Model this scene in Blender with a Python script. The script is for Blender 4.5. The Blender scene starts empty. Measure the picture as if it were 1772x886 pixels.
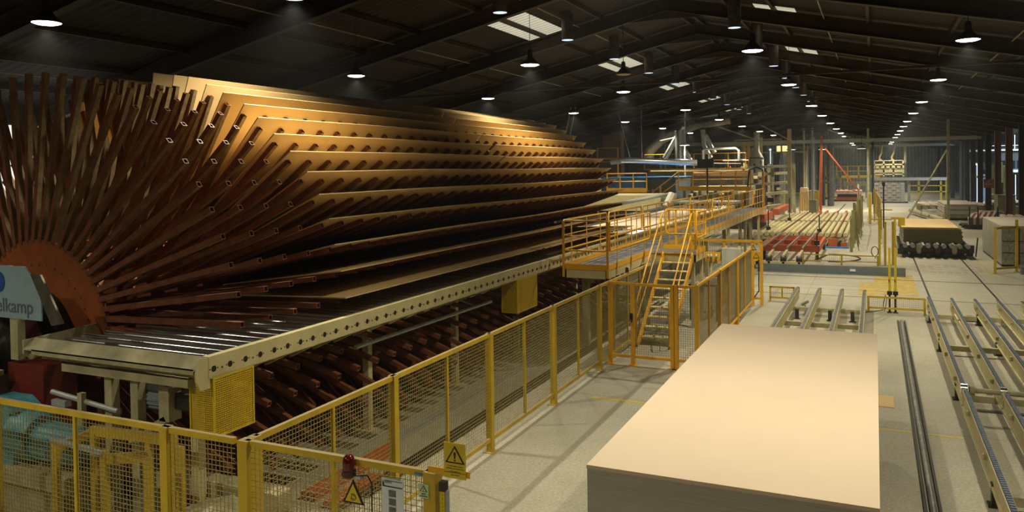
import bpy, math, random
from math import sin, cos, pi, radians as rad, sqrt
from mathutils import Vector, Matrix
random.seed(7)
S = bpy.context.scene
COL = S.collection

# ------------------------------------------------------------------ camera
FOC, CYP, YAW, PIT, ROL = 1371.5, 321.15, .42958, -.02004, -.01368
cam = bpy.data.cameras.new('camera'); camo = bpy.data.objects.new('camera', cam); COL.objects.link(camo)
d_ = Vector((-sin(YAW)*cos(PIT), cos(YAW)*cos(PIT), sin(PIT))); r_ = Vector((cos(YAW), sin(YAW), 0)); u_ = r_.cross(d_)
rr = cos(ROL)*r_ + sin(ROL)*u_; uu = -sin(ROL)*r_ + cos(ROL)*u_
camo.matrix_world = Matrix.Translation((0, 0, 4.5)) @ Matrix((rr, uu, -d_)).transposed().to_4x4()
cam.sensor_fit = 'HORIZONTAL'; cam.sensor_width = 36; cam.lens = FOC/1772*36; cam.shift_y = -(443-CYP)/1772
cam.clip_start = .1; cam.clip_end = 400
S.camera = camo

# ------------------------------------------------------------------ world, colour, exposure
w = bpy.data.worlds.new('world'); S.world = w; w.use_nodes = True
w.node_tree.nodes['Background'].inputs[0].default_value = (.75, .85, 1, 1)
w.node_tree.nodes['Background'].inputs[1].default_value = .06
wv_ = w.node_tree.nodes.new('ShaderNodeVolumeScatter'); wv_.inputs['Density'].default_value = .0007; wv_.inputs['Color'].default_value = (.8, .88, 1, 1)
w.node_tree.links.new(wv_.outputs[0], w.node_tree.nodes['World Output'].inputs['Volume'])   # thin dust haze in the hall
S.view_settings.view_transform = 'Standard'; S.view_settings.look = 'None'
S.view_settings.gamma = 1; S.view_settings.use_curve_mapping = False
S.view_settings.exposure = 0.12
S.cycles.max_bounces = 5; S.cycles.diffuse_bounces = 3; S.cycles.glossy_bounces = 3
S.cycles.transmission_bounces = 2; S.cycles.use_denoising = True; S.cycles.sample_clamp_indirect = 4
S.cycles.caustics_reflective = False; S.cycles.caustics_refractive = False
LAMP_W = 440           # watts of every high bay lamp
LAMP_COL = (1, .89, .62)

# ------------------------------------------------------------------ materials
def mat(name, col, rough=.6, metal=0, var=.12, scale=6, col2=None, bump=0, detail=4, stretch=None, dust=0):
    m = bpy.data.materials.new(name); m.use_nodes = True; n = m.node_tree.nodes; l = m.node_tree.links
    b = n['Principled BSDF']; b.inputs['Roughness'].default_value = rough; b.inputs['Metallic'].default_value = metal
    tc = n.new('ShaderNodeTexCoord'); nz = n.new('ShaderNodeTexNoise'); nz.inputs['Scale'].default_value = scale
    nz.inputs['Detail'].default_value = detail; nz.inputs['Roughness'].default_value = .65
    if stretch:
        mp = n.new('ShaderNodeMapping'); mp.inputs['Scale'].default_value = stretch
        l.new(tc.outputs['Object'], mp.inputs[0]); l.new(mp.outputs[0], nz.inputs[0])
    else: l.new(tc.outputs['Object'], nz.inputs[0])
    cr = n.new('ShaderNodeValToRGB'); cr.color_ramp.elements[0].position = .3; cr.color_ramp.elements[1].position = .7
    c2 = col2 or [min(1, c*(1+var)) for c in col]; c1 = [c*(1-var) for c in col] if not col2 else col
    cr.color_ramp.elements[0].color = (*c1, 1); cr.color_ramp.elements[1].color = (*c2, 1)
    l.new(nz.outputs[0], cr.inputs[0]); l.new(cr.outputs[0], b.inputs['Base Color'])
    if dust:
        g = n.new('ShaderNodeNewGeometry'); sp = n.new('ShaderNodeSeparateXYZ'); l.new(g.outputs['Normal'], sp.inputs[0])
        mr = n.new('ShaderNodeMapRange'); mr.inputs[1].default_value = .8; mr.inputs[2].default_value = .98; mr.inputs[4].default_value = dust; l.new(sp.outputs[2], mr.inputs[0])
        mx = n.new('ShaderNodeMix'); mx.data_type = 'RGBA'; mx.inputs[7].default_value = (.36, .29, .19, 1)
        l.new(mr.outputs[0], mx.inputs['Factor']); l.new(cr.outputs[0], mx.inputs[6]); l.new(mx.outputs[2], b.inputs['Base Color'])
    if bump:
        bp = n.new('ShaderNodeBump'); bp.inputs['Strength'].default_value = bump; bp.inputs['Distance'].default_value = .02
        l.new(nz.outputs[0], bp.inputs['Height']); l.new(bp.outputs[0], b.inputs['Normal'])
    return m
def emit(name, col, s, sample=False):
    m = bpy.data.materials.new(name); m.use_nodes = True; n = m.node_tree.nodes; n.clear()
    e = n.new('ShaderNodeEmission'); e.inputs[0].default_value = (*col, 1); e.inputs[1].default_value = s
    o = n.new('ShaderNodeOutputMaterial'); m.node_tree.links.new(e.outputs[0], o.inputs[0])
    if not sample: m.cycles.emission_sampling = 'NONE'
    return m
M = {}
M['yellow'] = mat('yellow_paint', (.50, .345, .015), .45, var=.18, scale=3, dust=.75)
M['orange_rail'] = mat('orange_yellow_paint', (.74, .385, .015), .4, var=.12, scale=3)
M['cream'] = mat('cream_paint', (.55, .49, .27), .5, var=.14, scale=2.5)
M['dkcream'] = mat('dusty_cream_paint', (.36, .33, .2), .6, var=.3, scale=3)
M['dust'] = mat('dusty_worn_arm_face', (.17, .12, .05), .75, var=.4, scale=9)
M['rust'] = mat('rust_brown_paint', (.19, .065, .028), .5, var=.35, scale=7)
M['orange'] = mat('orange_red_paint', (.30, .075, .013), .5, var=.2, scale=5)
M['red'] = mat('dark_red_paint', (.13, .014, .009), .5, var=.3, scale=4)
M['redor'] = mat('red_orange_paint', (.46, .095, .025), .5, var=.2, scale=4)
M['board'] = mat('raw_fibreboard', (.60, .43, .205), .75, var=.05, scale=1.3, detail=8)
M['boardnear'] = mat('fine_fibreboard', (.68, .56, .44), .7, var=.035, scale=.8, detail=10)
M['stackside'] = mat('fibreboard_edges', (.44, .42, .37), .9, var=.25, scale=6, stretch=(.3, .3, 60))
M['stackdark'] = mat('dark_board_edges', (.22, .19, .11), .9, var=.5, scale=5, stretch=(.3, .3, 22))
M['chrome'] = mat('polished_steel', (.78, .82, .86), .17, .95, var=.1, scale=4)
M['steel'] = mat('worn_steel', (.36, .37, .36), .38, .7, var=.3, scale=8)
M['galv'] = mat('galvanised_steel', (.42, .45, .46), .5, .4, var=.15, scale=12)
M['dark'] = mat('dark_greasy_steel', (.035, .033, .03), .5, .3, var=.4, scale=7)
M['black'] = mat('black_plastic', (.012, .012, .013), .4, var=.2)
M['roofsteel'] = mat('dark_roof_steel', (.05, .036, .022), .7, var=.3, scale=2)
M['grate'] = mat('grey_deck_grating', (.13, .15, .18), .5, .3, var=.3, scale=9)
M['white'] = mat('white_paint', (.8, .8, .76), .5, var=.06)
M['paper'] = mat('pale_paper', (.62, .68, .74), .7, var=.04)
M['ink'] = mat('black_ink', (.01, .01, .012), .6, var=.1)
M['signy'] = mat('yellow_sign_face', (.62, .47, .01), .5, var=.06)
M['signg'] = mat('pale_green_sticker', (.45, .62, .36), .6, var=.05)
M['blue'] = mat('bright_blue_paint', (.02, .17, .55), .45, var=.15)
M['bluegrey'] = mat('slate_blue_paint', (.10, .13, .19), .5, var=.25)
M['teal'] = mat('teal_motor_paint', (.06, .25, .33), .45, var=.25, scale=9)
M['plate'] = mat('pale_blue_plate', (.24, .36, .44), .5, var=.08)
M['motor'] = mat('grey_blue_motor', (.20, .24, .30), .45, var=.15)
M['redlens'] = mat('red_lens', (.10, .006, .01), .15, var=.1)
M['brownlens'] = mat('unlit_lamp_inside', (.42, .26, .10), .5, var=.1)
M['duct'] = mat('dull_duct_metal', (.13, .12, .10), .4, .5, var=.4, scale=5)
M['silver'] = mat('silver_pipe_cladding', (.66, .68, .66), .3, .75, var=.15)
M['brown'] = mat('brown_cladding', (.25, .12, .05), .6, var=.2)
M['pack'] = mat('grey_board_packs', (.40, .38, .35), .8, var=.15, scale=9)
M['strap'] = mat('dark_red_packing', (.25, .04, .03), .6, var=.2)
M['pink'] = mat('pink_white_spacers', (.66, .52, .46), .7, var=.1)
M['film'] = mat('clear_grey_wrap', (.30, .29, .235), .3, var=.55, scale=7, stretch=(2, 2, 1), bump=.6)
M['cable'] = mat('hanging_olive_cable', (.24, .22, .08), .5, var=.2)
M['wire'] = mat('galvanised_yellowish_wire', (.33, .27, .10), .4, .3, var=.1)
M['bluesky'] = mat('blue_tape', (.02, .22, .6), .5)
M['conduit'] = mat('pale_conduit', (.5, .42, .28), .5, var=.2)
M['lens'] = emit('lamp_lens_glow', (1, .93, .78), 14)
M['cool'] = emit('cool_daylight_disc', (.62, .78, 1), 1.3)
M['strip'] = emit('cool_strip_light', (.65, .85, 1), 2.2)
M['bluespot'] = emit('blue_indicator_glow', (.35, .5, 1), 3)

def noise_nodes(m):
    return m.node_tree.nodes, m.node_tree.links
def floor_material():
    m = mat('dusty_concrete', (.37, .35, .28), .62, scale=2.2, var=.08, detail=10)
    n, l = noise_nodes(m); b = n['Principled BSDF']
    tc = n.new('ShaderNodeTexCoord'); nz = n.new('ShaderNodeTexNoise'); nz.inputs['Scale'].default_value = 24; nz.inputs['Detail'].default_value = 8
    nz2 = n.new('ShaderNodeTexNoise'); nz2.inputs['Scale'].default_value = .22; nz2.inputs['Detail'].default_value = 3
    l.new(tc.outputs['Object'], nz.inputs[0]); l.new(tc.outputs['Object'], nz2.inputs[0])
    a = n.new('ShaderNodeMath'); a.operation = 'MULTIPLY_ADD'; a.inputs[1].default_value = 1.0; a.inputs[2].default_value = .5; l.new(nz.outputs[0], a.inputs[0])
    a2 = n.new('ShaderNodeMath'); a2.operation = 'MULTIPLY_ADD'; a2.inputs[1].default_value = .9; a2.inputs[2].default_value = .55; l.new(nz2.outputs[0], a2.inputs[0])
    mm = n.new('ShaderNodeMath'); mm.operation = 'MULTIPLY'; l.new(a.outputs[0], mm.inputs[0]); l.new(a2.outputs[0], mm.inputs[1])
    # saw-cut joints of the slab
    sp = n.new('ShaderNodeSeparateXYZ'); l.new(tc.outputs['Object'], sp.inputs[0]); prev = mm
    for ax, per, off in ((0, 6.0, 2.2), (1, 5.85, 1.0)):
        ad = n.new('ShaderNodeMath'); ad.operation = 'ADD'; ad.inputs[1].default_value = 300+off; l.new(sp.outputs[ax], ad.inputs[0])
        mo = n.new('ShaderNodeMath'); mo.operation = 'MODULO'; mo.inputs[1].default_value = per; l.new(ad.outputs[0], mo.inputs[0])
        lt = n.new('ShaderNodeMath'); lt.operation = 'GREATER_THAN'; lt.inputs[1].default_value = .018; l.new(mo.outputs[0], lt.inputs[0])
        s2 = n.new('ShaderNodeMath'); s2.operation = 'MULTIPLY_ADD'; s2.inputs[1].default_value = .45; s2.inputs[2].default_value = .55; l.new(lt.outputs[0], s2.inputs[0])
        k = n.new('ShaderNodeMath'); k.operation = 'MULTIPLY'; l.new(prev.outputs[0], k.inputs[0]); l.new(s2.outputs[0], k.inputs[1]); prev = k
    mx = n.new('ShaderNodeMix'); mx.data_type = 'RGBA'; mx.blend_type = 'MULTIPLY'; mx.inputs['Factor'].default_value = 1
    old = b.inputs['Base Color'].links[0].from_socket; l.new(old, mx.inputs[6])
    cb = n.new('ShaderNodeCombineColor'); [l.new(prev.outputs[0], cb.inputs[i]) for i in range(3)]
    l.new(cb.outputs[0], mx.inputs[7]); l.new(mx.outputs[2], b.inputs['Base Color'])
    return m
M['floor'] = floor_material()
def ribbed(name, col, rough, axis, per, var=.2, strength=.9):
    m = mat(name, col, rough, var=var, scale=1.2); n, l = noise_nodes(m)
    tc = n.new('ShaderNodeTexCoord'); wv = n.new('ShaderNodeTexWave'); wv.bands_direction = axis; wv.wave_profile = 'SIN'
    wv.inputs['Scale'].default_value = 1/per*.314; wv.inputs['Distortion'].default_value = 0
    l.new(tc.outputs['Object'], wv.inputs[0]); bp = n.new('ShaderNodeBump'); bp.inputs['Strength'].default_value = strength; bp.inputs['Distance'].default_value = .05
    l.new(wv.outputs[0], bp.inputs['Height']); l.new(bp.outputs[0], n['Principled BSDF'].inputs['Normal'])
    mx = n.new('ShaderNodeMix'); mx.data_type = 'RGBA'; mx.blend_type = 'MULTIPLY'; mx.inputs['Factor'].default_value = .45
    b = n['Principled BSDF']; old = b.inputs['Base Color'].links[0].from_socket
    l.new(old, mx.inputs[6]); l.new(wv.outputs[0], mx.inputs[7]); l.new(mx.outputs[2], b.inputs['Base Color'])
    return m
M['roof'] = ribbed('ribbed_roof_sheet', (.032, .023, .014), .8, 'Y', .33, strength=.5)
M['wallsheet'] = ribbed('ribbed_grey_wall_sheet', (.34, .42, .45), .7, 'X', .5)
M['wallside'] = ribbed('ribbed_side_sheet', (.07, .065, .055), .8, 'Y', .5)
M['tile'] = mat('worn_yellow_floor_paint', (.45, .33, .08), .6, var=.3, scale=4)
def perforated(name, per, fill):
    m = mat(name, (.62, .42, .02), .5, var=.1); n, l = noise_nodes(m); b = n['Principled BSDF']
    tc = n.new('ShaderNodeTexCoord'); vs = n.new('ShaderNodeVectorMath'); vs.operation = 'SCALE'; vs.inputs[3].default_value = 1/per
    l.new(tc.outputs['Object'], vs.inputs[0]); sp = n.new('ShaderNodeSeparateXYZ'); l.new(vs.outputs[0], sp.inputs[0])
    s = n.new('ShaderNodeMath'); s.operation = 'ADD'; l.new(sp.outputs[0], s.inputs[0]); l.new(sp.outputs[1], s.inputs[1])
    out = []
    for src in (s.outputs[0], sp.outputs[2]):
        f = n.new('ShaderNodeMath'); f.operation = 'FRACT'; l.new(src, f.inputs[0])
        g = n.new('ShaderNodeMath'); g.operation = 'LESS_THAN'; g.inputs[1].default_value = fill; l.new(f.outputs[0], g.inputs[0]); out.append(g)
    mx = n.new('ShaderNodeMath'); mx.operation = 'MAXIMUM'; l.new(out[0].outputs[0], mx.inputs[0]); l.new(out[1].outputs[0], mx.inputs[1])
    l.new(mx.outputs[0], b.inputs['Alpha']); return m
M['perf'] = perforated('perforated_yellow_sheet', .026, .45)
def sheet_glow(name, col, s):
    m = mat(name, (.5, .5, .45), .7); n, l = noise_nodes(m); b = n['Principled BSDF']
    wv = n.new('ShaderNodeTexWave'); wv.bands_direction = 'Y'; wv.inputs['Scale'].default_value = 1.0; wv.inputs['Distortion'].default_value = 1.2; wv.inputs['Detail'].default_value = 3
    tc = n.new('ShaderNodeTexCoord'); l.new(tc.outputs['Object'], wv.inputs[0])
    cr = n.new('ShaderNodeValToRGB'); cr.color_ramp.elements[0].color = tuple(c*.45 for c in col)+(1,); cr.color_ramp.elements[1].color = (*col, 1)
    l.new(wv.outputs[0], cr.inputs[0]); l.new(cr.outputs[0], b.inputs['Emission Color']); b.inputs['Emission Strength'].default_value = s
    m.cycles.emission_sampling = 'NONE'
    return m
M['sky'] = sheet_glow('translucent_skylight_sheet', (.75, .72, .55), .75)
M['daywin'] = emit('bright_daylight_pane', (1, .97, .85), 1.0)

# ------------------------------------------------------------------ mesh helpers
class MB:
    def __init__(s): s.v = []; s.f = []; s.sm = []; s.mi = {}
    def add(s, v, f, smooth=False):
        o = len(s.v); s.v += [tuple(x) for x in v]; s.f += [tuple(i+o for i in q) for q in f]; s.sm += [smooth]*len(f); return s
    def box(s, x0, x1, y0, y1, z0, z1):
        x0, x1 = sorted((x0, x1)); y0, y1 = sorted((y0, y1)); z0, z1 = sorted((z0, z1))
        return s.add([(x0, y0, z0), (x1, y0, z0), (x1, y1, z0), (x0, y1, z0), (x0, y0, z1), (x1, y0, z1), (x1, y1, z1), (x0, y1, z1)],
                     [(0, 3, 2, 1), (4, 5, 6, 7), (0, 1, 5, 4), (1, 2, 6, 5), (2, 3, 7, 6), (3, 0, 4, 7)])
    def bar(s, p, q, w, h, up=(0, 0, 1), caps=True):
        p = Vector(p); q = Vector(q); d = (q-p).normalized(); up = Vector(up)
        if abs(d.dot(up)) > .99: up = Vector((0, 1, 0)) if abs(d.y) < .9 else Vector((1, 0, 0))
        a = d.cross(up).normalized()*w/2; b = a.cross(d).normalized()*h/2
        v = [p-a-b, p+a-b, p+a+b, p-a+b, q-a-b, q+a-b, q+a+b, q-a+b]
        f = [(0, 1, 5, 4), (1, 2, 6, 5), (2, 3, 7, 6), (3, 0, 4, 7)]
        if caps: f += [(0, 3, 2, 1), (4, 5, 6, 7)]
        return s.add(v, f)
    def hollow(s, p, q, w, t=.009, depth=.45, up=(0, 0, 1)):
        """square tube, open at q"""
        s.mi[len(s.f)+3] = 1; s.bar(p, q, w, w, up, caps=False)
        p = Vector(p); q = Vector(q); d = (q-p).normalized(); a = d.cross(Vector(up)).normalized(); b = a.cross(d).normalized()
        def ring(c, r): return [c-a*r-b*r, c+a*r-b*r, c+a*r+b*r, c-a*r+b*r]
        v = ring(q, w/2)+ring(q, w/2-t)+ring(q-d*depth, w/2-t)
        f = []
        for i in range(4):
            j = (i+1) % 4; f += [(i, j, 4+j, 4+i), (4+i, 4+j, 8+j, 8+i)]
        f.append((8, 9, 10, 11)); return s.add(v, f)
    def tube(s, pts, r, n=10, caps=True, smooth=True):
        pts = [Vector(p) for p in pts]; rs = r if isinstance(r, (list, tuple)) else [r]*len(pts); V = []; F = []; ref = None
        for i, p in enumerate(pts):
            t = (pts[min(i+1, len(pts)-1)]-pts[max(i-1, 0)]).normalized()
            if ref is None: ref = Vector((0, 0, 1)) if abs(t.z) < .9 else Vector((1, 0, 0))
            a = t.cross(ref).normalized(); b = a.cross(t).normalized(); ref = b
            V += [p+a*cos(2*pi*k/n)*rs[i]+b*sin(2*pi*k/n)*rs[i] for k in range(n)]
        for i in range(len(pts)-1):
            for k in range(n):
                k2 = (k+1) % n; F.append((i*n+k, i*n+k2, (i+1)*n+k2, (i+1)*n+k))
        s.add(V, F, smooth)
        if caps: s.add(V[:n], [tuple(range(n))]); s.add(V[-n:], [tuple(range(n-1, -1, -1))])
        return s
    def prism(s, poly, p0, ex, ey, ed):
        """extrude a 2D polygon: point = p0 + x*ex + y*ey, depth vector ed"""
        p0, ex, ey, ed = map(Vector, (p0, ex, ey, ed)); n = len(poly)
        a = [p0+ex*x+ey*y for x, y in poly]; b = [v+ed for v in a]
        return s.add(a+b, [tuple(range(n)), tuple(range(2*n-1, n-1, -1))]+[(i, (i+1) % n, n+(i+1) % n, n+i) for i in range(n)])
    def lathe(s, prof, c, n=20, axis='z', smooth=True):
        V = []; F = []
        for r, h in prof:
            for k in range(n):
                a = 2*pi*k/n; x, y = r*cos(a), r*sin(a)
                V.append((c[0]+x, c[1]+y, c[2]+h) if axis == 'z' else (c[0]+x, c[1]+h, c[2]+y) if axis == 'y' else (c[0]+h, c[1]+x, c[2]+y))
        for i in range(len(prof)-1):
            for k in range(n):
                k2 = (k+1) % n; F.append((i*n+k, i*n+k2, (i+1)*n+k2, (i+1)*n+k))
        return s.add(V, F, smooth)
    def disc(s, c, r, axis='z', n=20):
        return s.lathe([(0.0001, 0), (r, 0)], c, n, axis, False)
    def build(s, name, m, parent=None, label=None):
        off = Vector(parent.get('_o', (0, 0, 0))) if parent else Vector((0, 0, 0))
        me = bpy.data.meshes.new(name); me.from_pydata([tuple(Vector(v)-off) for v in s.v], [], s.f)
        me.polygons.foreach_set('use_smooth', s.sm); me.materials.append(M[m] if isinstance(m, str) else m)
        if s.mi:
            me.materials.append(M['dust'])
            for k_ in s.mi: me.polygons[k_].material_index = 1
        me.update()
        o = bpy.data.objects.new(name, me); COL.objects.link(o)
        if parent: o.parent = parent; o['_o'] = tuple(off)
        if label: o['label'] = label
        return o
def thing(name, label, cat, loc=(0, 0, 0), group=None):
    o = bpy.data.objects.new(name, None); o.empty_display_size = .2; COL.objects.link(o); o.location = loc
    o['label'] = label; o['category'] = cat; o['_o'] = tuple(loc)
    if group: o['group'] = group
    return o
def tag(o, label, cat, group=None):
    o['label'] = label; o['category'] = cat
    if group: o['group'] = group
    return o
def struct(name, mb, m):
    o = mb.build(name, m); o['kind'] = 'structure'; return o
def copy_thing(src, loc, label, group=None):
    r = src.copy(); COL.objects.link(r); r.location = loc; r['label'] = label
    if group: r['group'] = group
    for ch in list(src.children):
        c = ch.copy(); COL.objects.link(c); c.parent = r
        for g in list(ch.children):
            e = g.copy(); COL.objects.link(e); e.parent = c
    return r
def text(body, size, loc, m, parent, rot=(pi/2, 0, 0), ext=.002, align='CENTER'):
    c = bpy.data.curves.new('lettering', 'FONT'); c.body = body; c.size = size; c.extrude = ext; c.align_x = align; c.align_y = 'CENTER'
    tmp = bpy.data.objects.new('lettering', c); me = bpy.data.meshes.new_from_object(tmp); bpy.data.objects.remove(tmp)
    me.materials.clear(); me.materials.append(M[m]); o = bpy.data.objects.new('lettering', me); COL.objects.link(o)
    off = Vector(parent.get('_o', (0, 0, 0))); o.parent = parent; o.location = Vector(loc)-off; o.rotation_euler = rot; return o
ORD = ['first', 'second', 'third', 'fourth', 'fifth', 'sixth', 'seventh', 'eighth', 'ninth', 'tenth', 'eleventh', 'twelfth', 'thirteenth',
       'fourteenth', 'fifteenth', 'sixteenth', 'seventeenth', 'eighteenth', 'nineteenth', 'twentieth']

# ------------------------------------------------------------------ floor with the pit, walls
XA, XB, YA, YB = -26, 24, -14, 146
PX0, PX1, PY0, PY1 = -15.9, -7.75, 7.7, 27.0
fl = MB()
fl.box(XA, PX0, YA, YB, -.3, 0).box(PX1, XB, YA, YB, -.3, 0).box(PX0, PX1, YA, PY0, -.3, 0).box(PX0, PX1, PY1, YB, -.3, 0)
struct('floor', fl, 'floor')
pit = MB().box(PX0-.1, PX1+.1, PY0-.1, PY1+.1, -2.7, -2.5)
pit.box(PX0-.1, PX0, PY0, PY1, -2.5, -.3).box(PX1, PX1+.1, PY0, PY1, -2.5, -.3).box(PX0, PX1, PY0-.1, PY0, -2.5, -.3).box(PX0, PX1, PY1, PY1+.1, -2.5, -.3)
struct('floor', pit, 'floor')
WY = [8+.525*k for k in range(35)]           # planes of the arm wheels
for k in range(34):
    y = WY[k]+.2625
    struct('trim_%d' % (k+1), MB().box(-8.75, PX1-.002, y-.125, y+.125, -.42, -.002), 'floor')
ZAP, XAP, SL = 10.43, -7.15, .221
def roofz(x): return ZAP-SL*abs(x-XAP)
XR = 9.3
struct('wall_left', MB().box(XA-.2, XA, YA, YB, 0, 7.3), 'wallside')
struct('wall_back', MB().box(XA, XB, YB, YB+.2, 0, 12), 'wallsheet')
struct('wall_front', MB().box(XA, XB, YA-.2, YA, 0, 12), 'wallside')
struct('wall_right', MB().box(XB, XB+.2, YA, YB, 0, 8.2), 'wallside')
# roof sheets over the main nave, with openings for the skylights
def slope_sheet(mb, xa, xb, ya, yb, dz, th=.06):
    za, zb = roofz(xa)+dz, roofz(xb)+dz
    mb.add([(xa, ya, za), (xb, ya, zb), (xb, yb, zb), (xa, yb, za), (xa, ya, za+th), (xb, ya, zb+th), (xb, yb, zb+th), (xa, yb, za+th)],
           [(0, 3, 2, 1), (4, 5, 6, 7), (0, 1, 5, 4), (1, 2, 6, 5), (2, 3, 7, 6), (3, 0, 4, 7)])
BAY = 5.85; FY = [24.0+BAY*(k-6) for k in range(0, 28)]
SKL, SKR = (-12.9, -11.35), (-4.0, -2.55)
roofm = MB(); DZ = .62
slope_sheet(roofm, XA-.2, SKL[0], YA, YB, DZ); slope_sheet(roofm, SKL[1], XAP, YA, YB, DZ)
slope_sheet(roofm, XAP, SKR[0], YA, YB, DZ); slope_sheet(roofm, SKR[1], XR+.3, YA, YB, DZ)
wn = 0
for xs, wins in ((SKL, [(25.3, 30.1)]+[(37.6+11.8*k, 42.6+11.8*k) for k in range(8)]), (SKR, [(29.6, 33.6)]+[(39.0+11.8*k, 45.0+11.8*k) for k in range(8)])):
    yp = YA
    for (a, b) in wins:
        sk = MB(); slope_sheet(sk, xs[0], xs[1], a, b, DZ+.02, .02); wn += 1
        struct('window_%d' % wn, sk, 'sky'); slope_sheet(roofm, xs[0], xs[1], yp, a, DZ); yp = b
    slope_sheet(roofm, xs[0], xs[1], yp, YB, DZ)
# low side aisle roof on the right
roofm.add([(XR, YA, 7.9), (XB+.2, YA, 7.9), (XB+.2, YB, 7.9), (XR, YB, 7.9), (XR, YA, 7.96), (XB+.2, YA, 7.96), (XB+.2, YB, 7.96), (XR, YB, 7.96)],
          [(0, 3, 2, 1), (4, 5, 6, 7), (0, 1, 5, 4), (1, 2, 6, 5), (2, 3, 7, 6), (3, 0, 4, 7)])
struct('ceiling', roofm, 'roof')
# rafters (I sections), ridge and purlins
for k, y in enumerate(FY):
    m = MB()
    for xe in (XA, XR):
        for dz, hh, ww in ((.25, .5, .03), (.01, .03, .24), (.49, .03, .24)):
            m.bar((XAP, y, ZAP+dz), (xe, y, roofz(xe)+dz), ww, hh)
        sg = -1 if xe < XAP else 1
        m.prism([(0, 0), (1.6, 0), (0, -.32)], (XAP, y-.015, ZAP+.02), (sg, 0, -SL), (0, 0, 1), (0, .03, 0))
    m.box(XA+.05, XA+.35, y-.15, y+.15, 0, roofz(XA)+.1)
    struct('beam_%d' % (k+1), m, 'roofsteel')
pur = [-24, -21.6, -19.2, -16.8, -14.5, -12.1, -9.7, -7.4, -6.9, -4.9, -3.25, -.2, 2.3, 4.7, 7.1]
for i, x in enumerate(pur):
    m = MB().box(x-.05, x+.05, YA, YB, roofz(x)+.44, roofz(x)+.60)
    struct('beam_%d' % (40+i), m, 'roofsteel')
for i, x in enumerate((-22.5, -15.5, -10.6, -1.6, 4.0)):
    struct('trim_%d' % (50+i), MB().tube([(x, YA, roofz(x)+.42), (x, YB, roofz(x)+.42)], .022, 6), 'conduit')
for i, y in enumerate([FY[7], FY[9], FY[11], FY[13], FY[15], FY[18], FY[21]]):
    struct('beam_%d' % (60+i), MB().bar((XA, y, 7.75), (XR, y, 7.75), .09, .09), 'roofsteel')
# girders of the middle of the hall
for i, y in enumerate([88.0, 116.0]):
    struct('beam_%d' % (70+i), MB().bar((XA, y, 7.0), (XR, y, 7.0), .2, .35), 'galv')
# ridge vents / diagonal braces
for i, (y, x0, x1) in enumerate(((47.3, -7.1, -13.5), (59, -7.1, -13.5))):
    struct('beam_%d' % (75+i), MB().bar((x0, y, 9.6), (x1, y, 7.8), .08, .08), 'roofsteel')
# right column row, crane beam
for i, y in enumerate([52, 58, 64, 70, 76, 82, 88, 94, 100, 106, 118, 130, 142]):
    m = MB(); x = XR-.1
    m.box(x-.22, x+.22, y-.02, y+.02, 0, 7.4).box(x-.22, x-.19, y-.2, y+.2, 0, 7.4).box(x+.19, x+.22, y-.2, y+.2, 0, 7.4).box(x-.32, x+.32, y-.3, y+.3, 0, .04)
    struct('column_%d' % (i+1), m, 'brown' if i in (3, 4) else 'roofsteel')
struct('beam_80', MB().box(8.7, 9.15, 30, YB, 7.50, 7.72), mat('red_oxide_crane_beam', (.42, .22, .08), .5))
struct('beam_81', MB().box(9.05, 9.2, 20, YB, 7.75, 8.2), 'roofsteel')
# white daylight panels in the left wall, a strip of high panes above
for i, (y0, y1, z0, z1) in enumerate(((14.0, 15.5, 4.2, 6.1), (15.9, 17.2, 3.6, 6.2), (17.6, 18.9, 3.4, 6.2), (19.3, 20.6, 3.2, 6.0))):
    struct('window_%d' % (70+i), MB().box(XA, XA+.03, y0, y1, z0, z1), 'daywin')
wf = MB()
for i in range(9): wf.box(XA, XA+.04, 14+i*.62, 14.5+i*.62, 6.95, 7.2)
struct('window_80', wf, mat('dim_high_pane', (.10, .14, .2), .3))

# ------------------------------------------------------------------ high bay lamps
def lamp_parts(root, x, y, z, lit=True):
    m = MB().lathe([(.03, .46), (.06, .44), (.075, .38), (.075, .24), (.12, .18), (.27, .03), (.27, 0), (.25, .02), (.12, .2), (.02, .22)], (x, y, z), 20)
    m.build('lamp_shade', 'dark', root)
    MB().lathe([(.262, .0), (.2, -.022), (.001, -.03)], (x, y, z), 20).build('lamp_lens', 'lens' if lit else 'brownlens', root)
    MB().tube([(x, y, z+.45), (x, y, roofz(x)+.44)], .008, 6).build('hanging_cord', 'black', root)
def light(x, y, z, parent, p=1.0):
    l = bpy.data.lights.new('lamp_light', 'SPOT'); l.energy = LAMP_W*p*3.0; l.color = LAMP_COL; l.spot_size = rad(138); l.spot_blend = 1; l.shadow_soft_size = .07
    o = bpy.data.objects.new('lamp_light', l); COL.objects.link(o); o.parent = parent; o.location = (0, 0, -.11)
LZ = 7.5
rows = [('right hand row', 2.07, [-3, 9.4]+[22.2, 32.2, 43.2, 52.4, 62, 70.2, 79]+[88.6+9.7*k for k in range(6)], 2), ('row over the aisle', -2.88, [-3, 9.2]+[21.4, 31, 42.5, 51.3, 60.9, 70.7, 80.4]+[90+9.7*k for k in range(6)], 2),
        ('row over the cooler', -9.0, [1.0, 10.8, 21.0, 30.3, 41.6, 51.4, 61, 71, 81], 1), ('leftmost row', -14.75, [3.9, 10.4, 20.6, 29.9, 40.3, 50, 60, 70], 1)]
first = {}
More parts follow.
